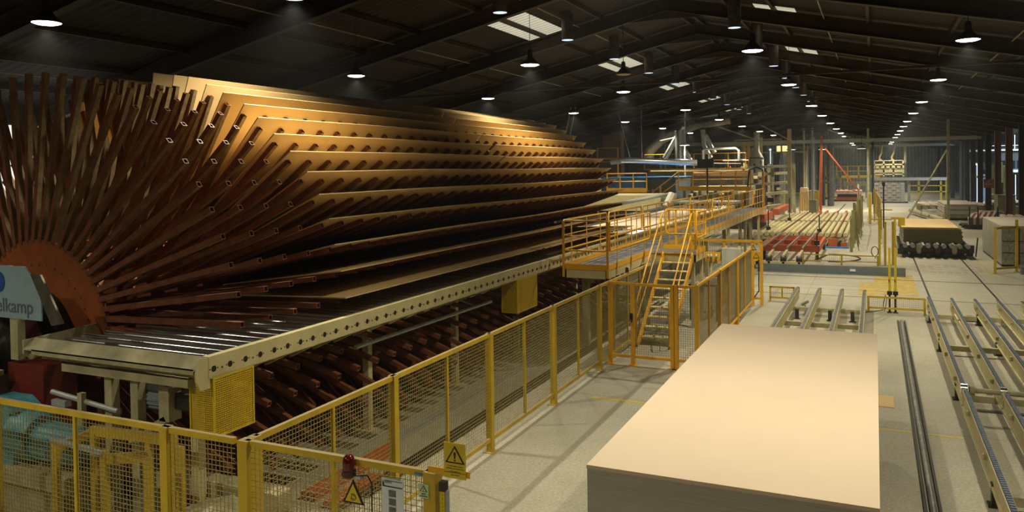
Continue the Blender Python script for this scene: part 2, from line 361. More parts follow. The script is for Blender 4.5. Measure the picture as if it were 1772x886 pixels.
for rn, x, ys, sk in rows:
    n = 0
    for y in ys:
        seen = y > 9.9
        if seen: n += 1
        lab = 'lit high bay lamp, %s from the camera in the %s' % (ORD[n-1], rn) if seen else 'lit high bay lamp of the %s, %s' % (rn, 'above the foreground stack' if y > 5 else 'added unseen as fill near camera')
        t = thing('high_bay_lamp', lab, 'lamp', (x, y, LZ), 'high bay lamps')
        lamp_parts(t, x, y, LZ)
        light(x, y, LZ, t, .55 if x < -14 and y < 5 else .85 if 8 < y < 10 else 1.0)  # unseen lamps nearest the camera are added for near-side fill and roller streaks
t = thing('high_bay_lamp', 'unlit bell-shaped high bay lamp with brown inside near the ridge', 'lamp', (-8.04, 27.1, 7.8), 'high bay lamps')
lamp_parts(t, -8.04, 27.1, 7.8, False)
for i, (x, y) in enumerate(((-7.6, 84), (-4.8, 86), (-1.2, 86))):
    t = thing('gantry_lamp', 'wide white lamp under the cross girder, %s from the left' % ORD[i], 'lamp', (x, y, 6.1), 'lamps under the cross girder')
    MB().lathe([(.05, .35), (.12, .3), (.5, .03), (.5, 0), (.1, .12)], (x, y, 6.1), 18).build('lamp_shade', 'galv', t)
    MB().disc((x, y, 6.11), .48).build('lamp_lens', 'lens', t); MB().tube([(x, y, 6.4), (x, y, roofz(x)+.61)], .02, 6).build('hanging_cord', 'dark', t)
    light(x, y, 6.1, t, .8)
# light pipes under the roof
DP = [(-10.4, 22.0+BAY*k) for k in range(0, 10)]+[(-4.4, 22.4+BAY*k) for k in range(1, 9)]
for i, (x, y) in enumerate(DP):
    side = 'left' if x < XAP else 'right'; n = i if x < XAP else i-10
    t = thing('light_pipe', 'dark round light pipe with pale blue bottom, %s nearest on the %s roof slope' % (ORD[n], side), 'light pipe', (x, y, 9.3), 'light pipes')
    MB().lathe([(.22, 0), (.22, roofz(x)+.6-9.3-.02*1)], (x, y, 9.3), 18).build('duct', 'duct', t)
    MB().disc((x, y, 9.305), .215).build('diffuser', 'cool', t)
# cool strip lights in the aisle beyond the right columns
for i, (x, y, z, L) in enumerate(((17, 95, 7.0, 5), (16, 80, 6.4, 4), (21, 88, 6.9, 4), (20, 104, 5.9, 12), (14.5, 112, 6.6, 3), (22, 120, 5.0, 9), (19, 74, 6.9, 3))):
    t = thing('strip_light', 'cool white strip light beyond the right columns, %s of seven' % ORD[i], 'lamp', (x, y, z), 'strip lights of the side aisle')
    MB().box(x-L/2, x+L/2, y-.1, y+.1, z, z+.08).box(x-L/2+.2, x-L/2+.23, y, y+.03, z+.08, 7.9).box(x+L/2-.23, x+L/2-.2, y, y+.03, z+.08, 7.9).build('housing', 'white', t); MB().box(x-L/2, x+L/2, y-.11, y+.09, z-.03, z).build('tube', 'strip', t)
la = bpy.data.lights.new('side_aisle_light', 'AREA'); la.energy = 5000; la.color = (.6, .8, 1); la.size = 8; lo = bpy.data.objects.new('side_aisle_light', la); COL.objects.link(lo); lo.location = (17.5, 100, 7.6)

# ------------------------------------------------------------------ star cooler
CX, CZ, OFFS, RT, STEP = -11.62, 2.033, .327, 4.027, 360/63
cool = thing('board_cooler', 'huge rust-brown star cooler with rotating arms fanning round its hub', 'machine', (CX, 17, 0))
MB().tube([(CX, 7.7, CZ), (CX, 26.6, CZ)], .75, 40).build('hub_drum', 'dark', cool)
def arm_line(k, s0=1.42, s1=RT):
    f = rad(2.0+STEP*k); dx, dz = cos(f), sin(f); nx, nz = -sin(f), cos(f)
    return (CX+dx*s0+nx*OFFS, CZ+dz*s0+nz*OFFS), (CX+dx*s1+nx*OFFS, CZ+dz*s1+nz*OFFS)
for wi, y in enumerate(WY):
    m = MB(); n = 63; y0, y1 = (y-.03, y+.03)
    ro, ri = 1.5, .74
    V = []; F = []
    for k in range(n):
        a = 2*pi*k/n
        for r, yy in ((ro, y0), (ri, y0), (ri, y1), (ro, y1)): V.append((CX+r*cos(a), yy, CZ+r*sin(a)))
    for k in range(n):
        j = (k+1) % n
        for q in range(4): F.append((k*4+q, k*4+(q+1) % 4, j*4+(q+1) % 4, j*4+q))
    m.add(V, F)
    # orange root plates on the drum between the arms
    for k in range(63):
        f = rad(14.6+2+STEP*k); c, s_ = cos(f), sin(f); t0 = Vector((-s_, 0, c)); o0 = Vector((CX+c*1.47, y, CZ+s_*1.47)); e = Vector((c, 0, s_))
        V = [o0+t0*.028+Vector((0, .07, 0)), o0+t0*.105+Vector((0, .07, 0)), o0+t0*.105+Vector((0, .33, 0)), o0+t0*.028+Vector((0, .33, 0))]
        V += [v-e*.03 for v in V]
        m.add(V, [(0, 1, 2, 3), (4, 7, 6, 5), (0, 4, 5, 1), (1, 5, 6, 2), (2, 6, 7, 3), (3, 7, 4, 0)])
    hd = m.build('hub_disc', 'orange', cool)
    if wi == 0:
        for k in range(40):
            a = 2*pi*k/40; MB().tube([(CX+1.12*cos(a), y-.03, CZ+1.12*sin(a)), (CX+1.12*cos(a), y-.05, CZ+1.12*sin(a))], .014, 6).build('bolt', 'steel', hd)
single = {(wi, k) for wi in range(4) for k in range(-1, 24)}
rest = MB(); seen_arms = 0
for wi, y in enumerate(WY):
    for k in range(-1, 62):
        (x0, z0), (x1, z1) = arm_line(k)
        ang = (2+STEP*k) % 360
        jig = random.uniform(-.012, .012)
        if (wi, k) in single:
            MB().hollow((x0, y, z0), (x1, y+jig, z1), .078, up=(0, 1, 0)).build('arm', 'rust', cool)
        else: rest.hollow((x0, y, z0), (x1, y+jig, z1), .078, up=(0, 1, 0))
o = rest.build('arm_rows', 'rust', cool); o['kind'] = 'stuff'
# the boards cooling between the arms
BW, BT = 2.44, .018
def slot_board(k, y0, y1):
    f = rad(2.0+STEP*k); c, s_ = cos(f), sin(f); nx, nz = -s_, c; off = OFFS+.037+.002; so = sqrt(4.24**2-.37**2)
    m = MB(); nseg = 12; V = []; F = []; amp = random.uniform(.005, .035); sl = random.uniform(-.02, .02)
    for i in range(nseg+1):
        y = y0+(y1-y0)*i/nseg; sag = amp*sin(pi*i/nseg)**2
        for s0, o_ in ((so, 0), (so-BW, 0), (so-BW, BT), (so, BT)):
            s0 += sl
            V.append((CX+c*s0+nx*(off+o_+(sag if s0 > 3 else 0)), y, CZ+s_*s0+nz*(off+o_+(sag if s0 > 3 else 0))))
    for i in range(nseg):
        for q in range(4): F.append((i*4+q, i*4+(q+1) % 4, (i+1)*4+(q+1) % 4, (i+1)*4+q))
    F += [(0, 3, 2, 1), (nseg*4, nseg*4+1, nseg*4+2, nseg*4+3)]
    return m.add(V, F)
slots = [k for k in range(0, 15)]+[16, 17, 19]
for i, k in enumerate(slots):
    pos = 'lowest' if k == 0 else ('%s from the bottom' % ORD[i] if i < len(ORD) else 'upper')
    for j, (ya, yb) in enumerate(((10.0, 17.97), (18.05, 26.02))):
        jig = random.uniform(-.05, .05)*(k > 0)
        tag(slot_board(k, ya+jig, yb+jig).build('fibreboard', 'board'), 'brown fibreboard on the cooler arms, %s, %s half of its row' % (pos, ('near', 'far')[j]), 'board', 'boards on the cooler')

# ------------------------------------------------------------------ roller conveyor in front of the cooler
RX, ZT, CY0, CY1 = -7.2, 2.28, 7.0, 46.0
cv = thing('roller_conveyor', 'long cream roller conveyor below the cooler with a row of bearing holes', 'conveyor', (RX, 7, 0))
r = MB(); r.box(RX-.012, RX, CY0, CY1, 2.07, 2.31).box(RX-.10, RX, CY0, CY1, 2.31, 2.325).box(RX-.08, RX, CY0, CY1, 2.06, 2.072)
rail = r.build('side_rail', 'cream', cv)
hol = MB(); dots = MB()
k = 0
ys = []
for wi in range(74):
    yb = 8-.2625*3+.525*wi
    for dy in (-.131, .131): ys.append(yb+dy)
    dots.tube([(RX, yb, 2.16), (RX+.003, yb, 2.16)], .014, 6)
for y in ys:
    hol.tube([(RX, y, 2.17), (RX+.004, y, 2.17)], .038, 10)
    dots.tube([(RX, y-.06, 2.17), (RX+.003, y-.06, 2.17)], .010, 6); dots.tube([(RX, y+.06, 2.17), (RX+.003, y+.06, 2.17)], .010, 6)
hol.build('bearing_hole', 'black', rail)['kind'] = 'stuff'; dots.build('bolt', 'dark', rail)['kind'] = 'stuff'
late = MB()
for i, y in enumerate(ys):
    xl = -10.15 if y < 7.75 else (-10.02 if y < 27 else -11.0)
    if y > CY1: continue
    if i < 100: MB().tube([(xl, y, 2.225), (RX-.02, y, 2.225)], .055, 14).build('roller', 'chrome', cv)
    else: late.tube([(xl, y, 2.225), (RX-.02, y, 2.225)], .055, 8)
late.build('roller_rows', 'chrome', cv)['kind'] = 'stuff'
e = MB()   # folded end channel
e.add([(-10.35, 7.02, 2.32), (RX-.02, 7.02, 2.32), (RX-.02, 6.86, 2.20), (-10.35, 6.86, 2.20), (-10.35, 7.02, 2.30), (RX-.02, 7.02, 2.30), (RX-.02, 6.86, 2.18), (-10.35, 6.86, 2.18)],
      [(0, 1, 2, 3), (4, 7, 6, 5), (0, 4, 5, 1), (1, 5, 6, 2), (2, 6, 7, 3), (3, 7, 4, 0)])
e.box(-10.2, RX-.05, 7.0, 7.05, 2.05, 2.28).box(-10.2, RX-.1, 6.86, 6.88, 2.13, 2.2)
e.build('end_channel', 'dkcream', cv)
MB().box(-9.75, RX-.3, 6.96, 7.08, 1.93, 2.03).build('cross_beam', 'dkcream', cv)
MB().prism([(.06, .0), (.2, .0), (.2, .36), (.08, .38), (0, .22), (0, .12)], (RX-.005, 6.82, 1.95), (0, 1, 0), (0, 0, 1), (-.03, 0, 0)).build('end_plate', 'cream', cv)
MB().prism([(0, 0), (.1, -.1), (1.15, .06), (1.15, .21), (0, .18)], (-10.35, 6.86, 2.13), (0, 1, 0), (0, 0, 1), (-.03, 0, 0)).build('end_plate', 'dkcream', cv)
for i in range(70):
    y = 7.7375+.525*i
    if y > CY1: break
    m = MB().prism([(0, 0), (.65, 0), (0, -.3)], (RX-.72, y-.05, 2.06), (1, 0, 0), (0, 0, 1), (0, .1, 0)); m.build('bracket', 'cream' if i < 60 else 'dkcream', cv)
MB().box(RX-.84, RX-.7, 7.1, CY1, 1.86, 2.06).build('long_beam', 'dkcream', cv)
MB().box(-7.62, -7.5, 7.1, 7.22, 0, 1.9).build('leg', 'cream', cv)
for i, y in enumerate((11.41, 14.56, 17.71, 21.91, 26.11, 30, 34, 38, 42)):
    MB().box(-8.10, -7.98, y-.06, y+.06, 0, 1.9).box(-8.18, -7.9, y-.12, y+.12, 0, .02).build('leg', 'cream', cv)
for x in (-9.02, -8.55): MB().box(x, x+.13, 7.02, 7.14, 0, 1.95).build('leg', 'dkcream', cv)
t = tag(MB().tube([(-7.55, 10.4, 1.70), (-7.55, 15.3, 1.66)], .035, 12).tube([(-7.55, 10.9, 1.7), (-8.0, 10.9, 1.8)], .02, 8).tube([(-7.55, 14.6, 1.67), (-8, 14.6, 1.8)], .02, 8).build('cable_pipe', 'galv'),
        'grey round pipe bracketed below the roller conveyor rail', 'pipe')
for i, (y0, y1, z0) in enumerate(((7.06, 7.72, 1.33), (15.9, 17.0, 1.32))):
    t = thing('drive_guard', 'perforated yellow box guard under the conveyor, %s' % ('at its near end' if i == 0 else 'in front of the walkway'), 'guard', (RX-.2, y0, z0), 'drive guards')
    x0, x1, z1 = RX-.36, RX+.01, 2.06; p = 'perf'
    m = MB().box(x1-.003, x1, y0, y1, z0, z1).box(x0, x1, y0, y0+.003, z0, z1).box(x0, x1, y1-.003, y1, z0, z1); m.build('perforated_panel', p, t)
    f = MB()
    for (xa, ya) in ((x1, y0), (x0, y0), (x1, y1)): f.box(xa-.014, xa+.008, ya-.012, ya+.012, z0, z1)
    for zz in (z0, z1-.02): f.box(x1-.014, x1+.006, y0, y1, zz, zz+.018).box(x0, x1, y0-.006, y0+.014, zz, zz+.018)
    f.build('guard_frame', 'signy', t)
# boards lying on the conveyor towards the press
for i, (x0, x1, y0, y1) in enumerate(((-9.9, -7.38, 27.6, 34.6), (-9.9, -7.4, 35.2, 42.0), (-10.0, -7.7, 18.9, 26.6))):
    tag(MB().box(x0, x1, y0, y1, 2.284, 2.302).build('fibreboard', 'boardnear'), ('pale board flat on the rollers behind the walkway rail, nearer one', 'pale board flat on the rollers behind the walkway rail, farther one', 'brown board just laid on the rollers under the cooler')[i], 'board', 'boards on the conveyor')

# gear drives, pedestals and name plate at the near end of the cooler
ped = thing('bearing_stand', 'dark red steel stand carrying the near end of the cooler hub', 'machine stand', (CX, 7.3, 0))
m = MB().prism([(-1.3, 0), (1.25, 0), (.75, 1.9), (.45, 2.5), (-.6, 2.5), (-.9, 1.8)], (CX, 7.35, -.0), (1, 0, 0), (0, 0, 1), (0, .22, 0)); m.build('stand_frame', 'red', ped)
MB().box(CX+.55, CX+1.3, 7.1, 7.6, 0, 1.9).build('side_box', 'red', ped); MB().box(CX-1.2, CX-.5, 7.1, 7.6, 0, 1.8).build('side_box', 'red', ped)
MB().tube([(CX, 6.95, CZ), (CX, 7.6, CZ)], .42, 32).build('bearing_housing', 'dark', ped)
MB().prism([(0, 0), (.2, .0), (.62, -.62), (.40, -.66)], (-10.2, 6.9, 3.2), (1, 0, 0), (0, 0, 1), (0, -.03, 0)).build('brace_plate', 'duct', ped)
npl = thing('name_plate', 'pale blue metal plate reading elkamp in front of the hub', 'sign', (-10.9, 7.1, 2.5))
MB().prism([(0, 0), (1.75, 0), (1.75, .46), (1.42, .73), (.3, .73), (0, .5)], (-12.05, 7.08, 2.53), (1, 0, 0), (0, 0, 1), (0, .02, 0)).build('plate', 'plate', npl)
text('Siempelkamp', .275, (-11.19, 7.075, 2.70), 'bluegrey', npl)
MB().tube([(-11.20, 7.08, 3.03), (-11.20, 7.07, 3.03)], .15, 28).build('logo_disc', mat('deep_blue_logo', (.02, .06, .3), .5), npl)
MB().box(-10.98, -10.82, 7.09, 7.2, 1.95, 2.53).build('support_post', 'dkcream', npl)
pd = thing('motor_pedestal', 'cream steel pedestal at the left edge under the name plate', 'pedestal', (-11.4, 6.7, 0))
MB().prism([(-.6, 0), (.35, 0), (.12, 1.75), (-.6, 1.75)], (-11.3, 6.6, 0), (1, 0, 0), (0, 0, 1), (0, .35, 0)).build('pedestal_body', 'dkcream', pd)
MB().box(-11.9, -11.0, 6.5, 7.0, 1.75, 1.82).build('top_plate', 'cream', pd); MB().tube([(-11.02, 6.7, 1.86), (-10.85, 6.8, 1.98)], .07, 12).build('end_lug', 'dkcream', pd)
gm = thing('gear_motor', 'teal gear unit and motor on a cream base behind the left fence', 'motor', (-10.4, 6.8, 0))
MB().box(-11.05, -10.15, 6.55, 7.1, .75, 1.2).box(-10.95, -10.3, 6.6, 7.05, 1.2, 1.42).prism([(0, 0), (.8, 0), (.6, .12), (.2, .12)], (-11.0, 6.6, 1.42), (1, 0, 0), (0, 0, 1), (0, .4, 0)).build('gear_case', 'teal', gm)
MB().tube([(-10.3, 6.8, 1.1), (-9.95, 6.8, 1.1), (-9.9, 6.8, 1.1)], [.32, .32, .28], 24).build('coupling_cover', 'teal', gm)
m = MB().tube([(-9.9, 6.8, 1.05), (-9.2, 6.8, 1.05), (-9.15, 6.8, 1.05)], [.23, .23, .18], 24)
for a in range(16): m.bar((-9.85, 6.8+.235*cos(a*pi/8), 1.05+.235*sin(a*pi/8)), (-9.25, 6.8+.235*cos(a*pi/8), 1.05+.235*sin(a*pi/8)), .012, .03)
m.build('motor_body', 'teal', gm)
MB().box(-11.3, -9.1, 6.5, 7.15, .55, .75).box(-11.2, -9.2, 6.55, 7.1, 0, .55).build('base_frame', 'dkcream', gm)
cvm = thing('conveyor_motor', 'grey-blue finned motor hanging beside the perforated guard', 'motor', (-8.0, 7.3, 1.5))
m = MB().tube([(-8.62, 7.3, 1.66), (-8.55, 7.3, 1.66), (-8.05, 7.3, 1.66)], [.12, .16, .16], 20)
for a in range(18): m.bar((-8.5, 7.3+.165*cos(a*pi/9), 1.66+.165*sin(a*pi/9)), (-8.1, 7.3+.165*cos(a*pi/9), 1.66+.165*sin(a*pi/9)), .008, .02)
m.build('motor_body', 'motor', cvm); MB().box(-8.05, -7.63, 7.2, 7.4, 1.56, 1.76).build('gear_neck', 'dark', cvm); MB().box(-8.45, -8.2, 7.15, 7.3, 1.78, 1.86).build('terminal_box', 'motor', cvm)
MB().bar((-8.7, 7.15, 1.1), (-8.05, 7.15, 1.45), .1, .08).box(-8.15, -7.98, 7.1, 7.3, 1.42, 1.95).build('motor_bracket', 'dkcream', cvm)
sp = thing('sensor_bar', 'pale horizontal bar with clamp on a short post behind the fence', 'sensor', (-9.2, 7.0, 0))
MB().tube([(-10.0, 7.0, 1.62), (-8.75, 7.0, 1.50)], .035, 10).build('bar', 'galv', sp); MB().box(-9.42, -9.34, 6.93, 7.0, .55, 1.68).build('post', 'dkcream', sp); MB().box(-9.97, -9.7, 6.96, 7.05, 1.45, 1.53).build('clamp', 'galv', sp)
yf = thing('yellow_guard_frame', 'low yellow guard frame standing behind the left mesh fence', 'frame', (-8.2, 6.9, 0))
for (x, y) in ((-9.05, 6.3), (-8.2, 6.3), (-8.9, 6.7), (-8.0, 6.75), (-7.5, 6.75), (-7.55, 6.35)): MB().box(x, x+.09, y, y+.06, 0, 1.3).build('post', 'yellow', yf)
MB().bar((-9.05, 6.3, 1.33), (-8.15, 6.3, 1.28), .05, .05).build('top_bar', 'galv', yf)
MB().bar((-9.0, 6.35, 1.2), (-8.9, 6.75, 1.3), .05, .1).bar((-8.15, 6.33, 1.2), (-7.5, 6.4, 1.3), .05, .12).bar((-8.9, 6.73, 1.32), (-7.5, 6.78, 1.36), .05, .12).bar((-8.15, 6.33, .5), (-7.5, 6.4, .6), .05, .1).build('side_bar', 'yellow', yf)
tag(MB().prism([(0, 0), (1.1, 0), (1.1, .08), (.55, .28), (0, .12)], (-7.6, 6.5, 0.35), (1, 0, 0), (0, 0, 1), (0, .7, 0)).box(-7.5, -6.7, 6.6, 7.1, 0, .36).build('floor_hood', 'dkcream'), 'cream sloping metal hood low behind the corner of the fence', 'hood')
tag(MB().box(-8.6, -6.4, 7.25, 7.5, .5, .7).box(-8.55, -8.4, 7.25, 7.5, 0, .5).box(-6.6, -6.45, 7.25, 7.5, 0, .5).build('cross_beam', 'dkcream'), 'low cream cross beam behind the corner of the fence', 'beam')
tag(MB().box(-7.2, -6.95, 8.6, 10.7, .0, .12).box(-6.75, -6.5, 8.5, 9.6, .02, .1).build('floor_cover', 'redor'), 'orange-red cover strip on the floor behind the fence', 'cover')
struct('trim_60', MB().box(-7.35, -7.2, 11.0, 26, .0, .05), 'galv')
struct('trim_61', MB().box(-6.62, -6.55, 9.0, 26, 0, .04).box(-6.45, -6.38, 9, 26, 0, .04), 'dark')

# ------------------------------------------------------------------ mesh fences
def wires(mb, p, q, z0, z1, pv=.05, ph=.05, r=.0026):
    p = Vector(p); q = Vector(q); d = q-p; L = d.length; d.normalize(); n = max(1, int(L/pv)); nv = max(1, int((z1-z0)/ph))
    for i in range(1, n):
        c = p+d*(L*i/n); mb.bar((c.x, c.y, z0), (c.x, c.y, z1), r*2, r*2, caps=False)
    for i in range(1, nv):
        z = z0+(z1-z0)*i/nv; mb.bar((p.x, p.y, z), (q.x, q.y, z), r*2, r*2, caps=False)
def fence_panel(p, q, z0, z1, label, post_w=.09, mids=1, end_post=False, pv=.05, ph=.05, mat_='yellow', group='mesh fence panels'):
    p = Vector((*p, 0)); q = Vector((*q, 0)); d = (q-p).normalized()
    t = thing('fence_panel', label, 'fence', tuple(p), group)
    MB().bar((p.x, p.y, z1-.03), (q.x, q.y, z1-.03), .05, .06).build('top_rail', mat_, t)
    MB().bar((p.x, p.y, z0), (q.x, q.y, z0), .05, .06).build('bottom_rail', mat_, t)
    sides = [0]+([1] if end_post else [])
    for s_ in sides:
        c = p if s_ == 0 else q
        MB().bar((c.x, c.y, 0), (c.x, c.y, z1), post_w, post_w, up=d).bar((c.x, c.y, 0), (c.x, c.y, .012), post_w*2, post_w*2, up=d).build('post', mat_, t)
    for i in range(1, mids+1):
        c = p+(q-p)*i/(mids+1); MB().bar((c.x, c.y, z0), (c.x, c.y, z1-.03), .04, .04, up=d).build('stile', mat_, t)
    w_ = MB(); wires(w_, p, q, z0+.03, z1-.06, pv, ph); w_.build('wire_mesh', 'wire', t)
    return t
Ys = [6.02, 8.5, 11.27, 14.02, 16.81]
for i, n in enumerate(('nearest, at the corner', 'second from the corner', 'third from the corner', 'fourth from the corner')):
    fence_panel((-5.6, Ys[i]), (-5.6, Ys[i+1]), .2, 1.9, 'yellow mesh fence panel between conveyor and big stack, %s' % n, post_w=.1)
fence_panel((-5.6, 16.81), (-5.6, 21.2), .2, 1.9, 'yellow mesh fence panel running behind the stair gate under the walkway', mids=3)
Xs = [-12.2, -9.45, -6.62]
fence_panel((-9.45, 5.9), (-6.67, 5.9), .2, 1.9, 'yellow mesh fence panel at the lower left in front of the teal motor', end_post=False)
fence_panel((-12.2, 5.9), (-9.45, 5.9), .2, 1.9, 'yellow mesh fence panel cut by the left edge of the picture')
fence_panel((-6.67, 5.9), (-5.74, 5.9), .2, 1.9, 'narrow yellow mesh fence panel just left of the fence corner', mids=0, post_w=.1)
fence_panel((-5.6, 5.9), (-3.5, 5.9), .2, 1.9, 'yellow mesh fence panel with the red beacon and the notices', mids=1, end_post=True, post_w=.12, pv=.055, ph=.055)
# things fixed to the near fence
bc = thing('beacon', 'dark red warning beacon on the near fence rail', 'beacon', (-4.33, 5.84, 1.8))
MB().lathe([(.001, .15), (.03, .145), (.05, .12), (.056, .08), (.056, 0)], (-4.33, 5.83, 1.80), 20).build('lens', 'redlens', bc)
MB().lathe([(.066, .01), (.068, -.03), (.055, -.05), (.001, -.05)], (-4.33, 5.83, 1.80), 20).lathe([(.066, .01), (.001, .012)], (-4.33, 5.83, 1.8), 20).build('base', mat('dark_red_base', (.05, .01, .012), .4), bc)
MB().box(-4.30, -4.2, 5.82, 5.87, 1.745, 1.765).build('arm_bracket', 'galv', bc)
tag(MB().tube([(-4.2, 5.82, 1.78), (-4.13, 5.83, 1.79), (-4.09, 5.84, 1.72), (-4.10, 5.85, 1.5), (-4.10, 5.85, 1.1)], .007, 8).build('cable', 'black'), 'black cable hanging from the red beacon down the mesh', 'cable')
tri = thing('triangle_sign', 'black-edged yellow triangle sign with a round arrow on the mesh', 'sign', (-4.30, 5.85, 1.5))
def triangle(mb, c, w_, h_, y, t_=.004): mb.prism([(-w_/2, 0), (w_/2, 0), (0, h_)], (c[0], y, c[1]), (1, 0, 0), (0, 0, 1), (0, t_, 0))
m = MB(); triangle(m, (-4.30, 1.50), .235, .225, 5.852); m.build('border', 'ink', tri)
m = MB(); triangle(m, (-4.30, 1.517), .175, .165, 5.846); m.build('face', 'signy', tri)
m = MB()
for r0, a0, a1 in ((.018, 20, 330), (.03, 200, 510)):
    m.tube([(-4.30+r0*cos(rad(a)), 5.845, 1.562+r0*sin(rad(a))) for a in range(a0, a1, 20)], .003, 6)
m.build('arrow_ring', 'ink', tri)
pp = thing('notice_sheet', 'white notice sheet with three grey photographs hung on the mesh', 'notice', (-3.88, 5.85, 1.4))
MB().box(-3.99, -3.765, 5.848, 5.853, 1.36, 1.79).build('sheet', 'paper', pp)
for z in (1.66, 1.585, 1.51): MB().box(-3.915, -3.845, 5.843, 5.847, z-.029, z+.029).build('photo', mat('grey_print', (.12, .13, .14), .6, var=.5, scale=60), pp)
MB().box(-3.98, -3.775, 5.843, 5.847, 1.715, 1.722).box(-3.96, -3.775, 5.843, 5.847, 1.768, 1.771).box(-3.98, -3.775, 5.843, 5.847, 1.44, 1.443).box(-3.98, -3.965, 5.843, 5.847, 1.725, 1.745).build('ruled_line', 'ink', pp)
text('BOSSAVI', .026, (-3.935, 5.844, 1.755), 'bluegrey', pp, ext=.001)
MB().box(-3.95, -3.80, 5.845, 5.86, 1.785, 1.795).build('clip', 'galv', pp)
gs = thing('sticker', 'small pale green sticker with a warning triangle on the fence post', 'sticker', (-3.55, 5.83, 1.7))
MB().box(-3.60, -3.50, 5.832, 5.836, 1.68, 1.80).build('sheet', 'signg', gs)
m = MB(); triangle(m, (-3.55, 1.735), .075, .058, 5.83, .002); m.build('triangle', 'ink', gs)
m = MB(); triangle(m, (-3.55, 1.740), .055, .043, 5.828, .002); m.build('triangle_face', 'signg', gs)
text('!', .035, (-3.55, 5.826, 1.755), 'ink', gs, ext=.001); text('NEVER', .014, (-3.55, 5.83, 1.715), 'ink', gs, ext=.001); text('ATTENTION', .014, (-3.55, 5.83, 1.695), 'ink', gs, ext=.001)
tag(MB().box(-3.66, -3.585, 5.868, 5.872, 1.855, 1.872).build('tape_label', 'bluesky'), 'small blue label stuck on the near fence rail', 'label')
bs = thing('warning_sign', 'yellow sign with black triangle and exclamation mark above the floor', 'sign', (-3.2, 5.8, 1.9))
MB().bar((-3.48, 5.80, 1.955), (-3.08, 5.80, 1.955), .012, .055).build('support_bar', 'orange_rail', bs)
MB().box(-3.315, -3.11, 5.785, 5.790, 1.915, 2.215).build('face', 'signy', bs)
m = MB(); triangle(m, (-3.21, 2.045), .185, .15, 5.782, .002); m.build('triangle', 'ink', bs)
m = MB(); triangle(m, (-3.21, 2.057), .14, .115, 5.780, .002); m.build('triangle_face', 'signy', bs)
MB().prism([(-.006, 0), (.006, 0), (.011, .055), (-.011, .055)], (-3.21, 5.778, 2.084), (1, 0, 0), (0, 0, 1), (0, .002, 0)).tube([(-3.21, 5.778, 2.07), (-3.21, 5.78, 2.07)], .0085, 12).build('exclamation_mark', 'ink', bs)
for s_, z in (('Tu ssinst girs hertow', 2.02), ('nsriseisu pir kristsumsu', 2.0), ('ssstistegui siu', 1.975), ('ssur osssies', 1.945)): text(s_, .0175, (-3.21, 5.784, z), 'ink', bs, ext=.0005)
MB().box(-3.313, -3.112, 5.783, 5.785, 1.963, 1.966).build('divider', 'ink', bs)
pb = thing('light_curtain_post', 'slim post with black head and yellow band beside the fence end', 'post', (-3.38, 6.0, 0))
MB().box(-3.405, -3.35, 5.88, 5.93, 0, 1.75).build('body', 'galv', pb); MB().box(-3.415, -3.355, 5.86, 5.92, 1.75, 1.83).build('head', 'black', pb)
MB().box(-3.412, -3.365, 5.868, 5.88, 0.6, 1.75).build('yellow_band', 'signy', pb)
for i in range(9): text('FAKE'[i % 4], .02, (-3.385, 5.866, 1.72-.035*i), 'ink', pb, ext=.0005)
# enclosure around the stair
fence_panel((-5.56, 17.5), (-5.10, 17.5), .2, 1.9, 'narrow fixed mesh panel left of the stair gate latch', mids=0, mat_='orange_rail', group='stair enclosure')
gate = fence_panel((-5.03, 17.5), (-4.12, 17.5), .2, 1.88, 'mesh gate leaf with black latch in front of the stairs', mids=0, end_post=True, mat_='orange_rail', group='stair enclosure')
gate['category'] = 'gate'; gate.name = 'mesh_gate'
MB().box(-5.08, -5.02, 17.42, 17.46, 1.05, 1.2).tube([(-5.05, 17.42, 1.15), (-5.03, 17.4, 1.0)], .015, 6).build('latch', 'black', gate)
fence_panel((-4.04, 17.5), (-3.58, 17.5), .2, 1.88, 'narrow fixed mesh panel right of the stair gate', mids=0, mat_='orange_rail', group='stair enclosure')
fence_panel((-3.58, 17.5), (-3.58, 20.3), .2, 1.9, 'side mesh panel of the stair enclosure, nearest the stack', end_post=False, mat_='orange_rail', group='stair enclosure')
fence_panel((-3.58, 20.3), (-3.58, 23.1), .2, 1.9, 'side mesh panel of the stair enclosure, middle one', mat_='orange_rail', group='stair enclosure')
fence_panel((-3.58, 23.1), (-3.58, 26.0), .2, 1.9, 'side mesh panel of the stair enclosure, farthest one', mat_='orange_rail', group='stair enclosure')
fr = thing('portal_frame', 'yellow portal frame with warning signs at the far end of the enclosure', 'frame', (-3.6, 26.5, 0))
MB().box(-5.6, -3.3, 26.46, 26.54, 2.04, 2.12).build('lintel', 'orange_rail', fr)
for x in (-5.6, -4.55, -3.66, -3.38): MB().box(x, x+.09, 26.46, 26.54, 0 if x > -5 and x != -4.55 else 0, 2.06).build('post', 'orange_rail', fr)
MB().box(-3.6, -3.36, 26.45, 26.47, 1.45, 1.75).build('sign_panel', 'orange_rail', fr); MB().box(-3.6, -3.36, 26.47, 26.53, .2, .27).build('sill', 'orange_rail', fr)
m = MB(); wires(m, (-5.55, 26.5, 0), (-3.66, 26.5, 0), .1, 2.04, .06, .06); m.build('wire_mesh', 'wire', fr)
for nm, x, z in (('upper_triangle', -3.58, 1.80), ('lower_triangle', -3.49, 1.54)):
    m = MB(); triangle(m, (x, z), .21, .18, 26.44, .003); o = m.build(nm, 'ink', fr)
    m = MB(); triangle(m, (x, z+.018), .155, .13, 26.437, .003); m.build('triangle_face', 'signy', o)
    text('!', .11, (x, 26.434, z+.075), 'ink', o, ext=.001)
m = MB().box(-3.43, -3.40, 26.42, 26.46, .45, 1.5).tube([(-3.41, 26.4, .5), (-3.55, 26.4, .28)], .02, 6).build('valve_rod', 'dark', fr)

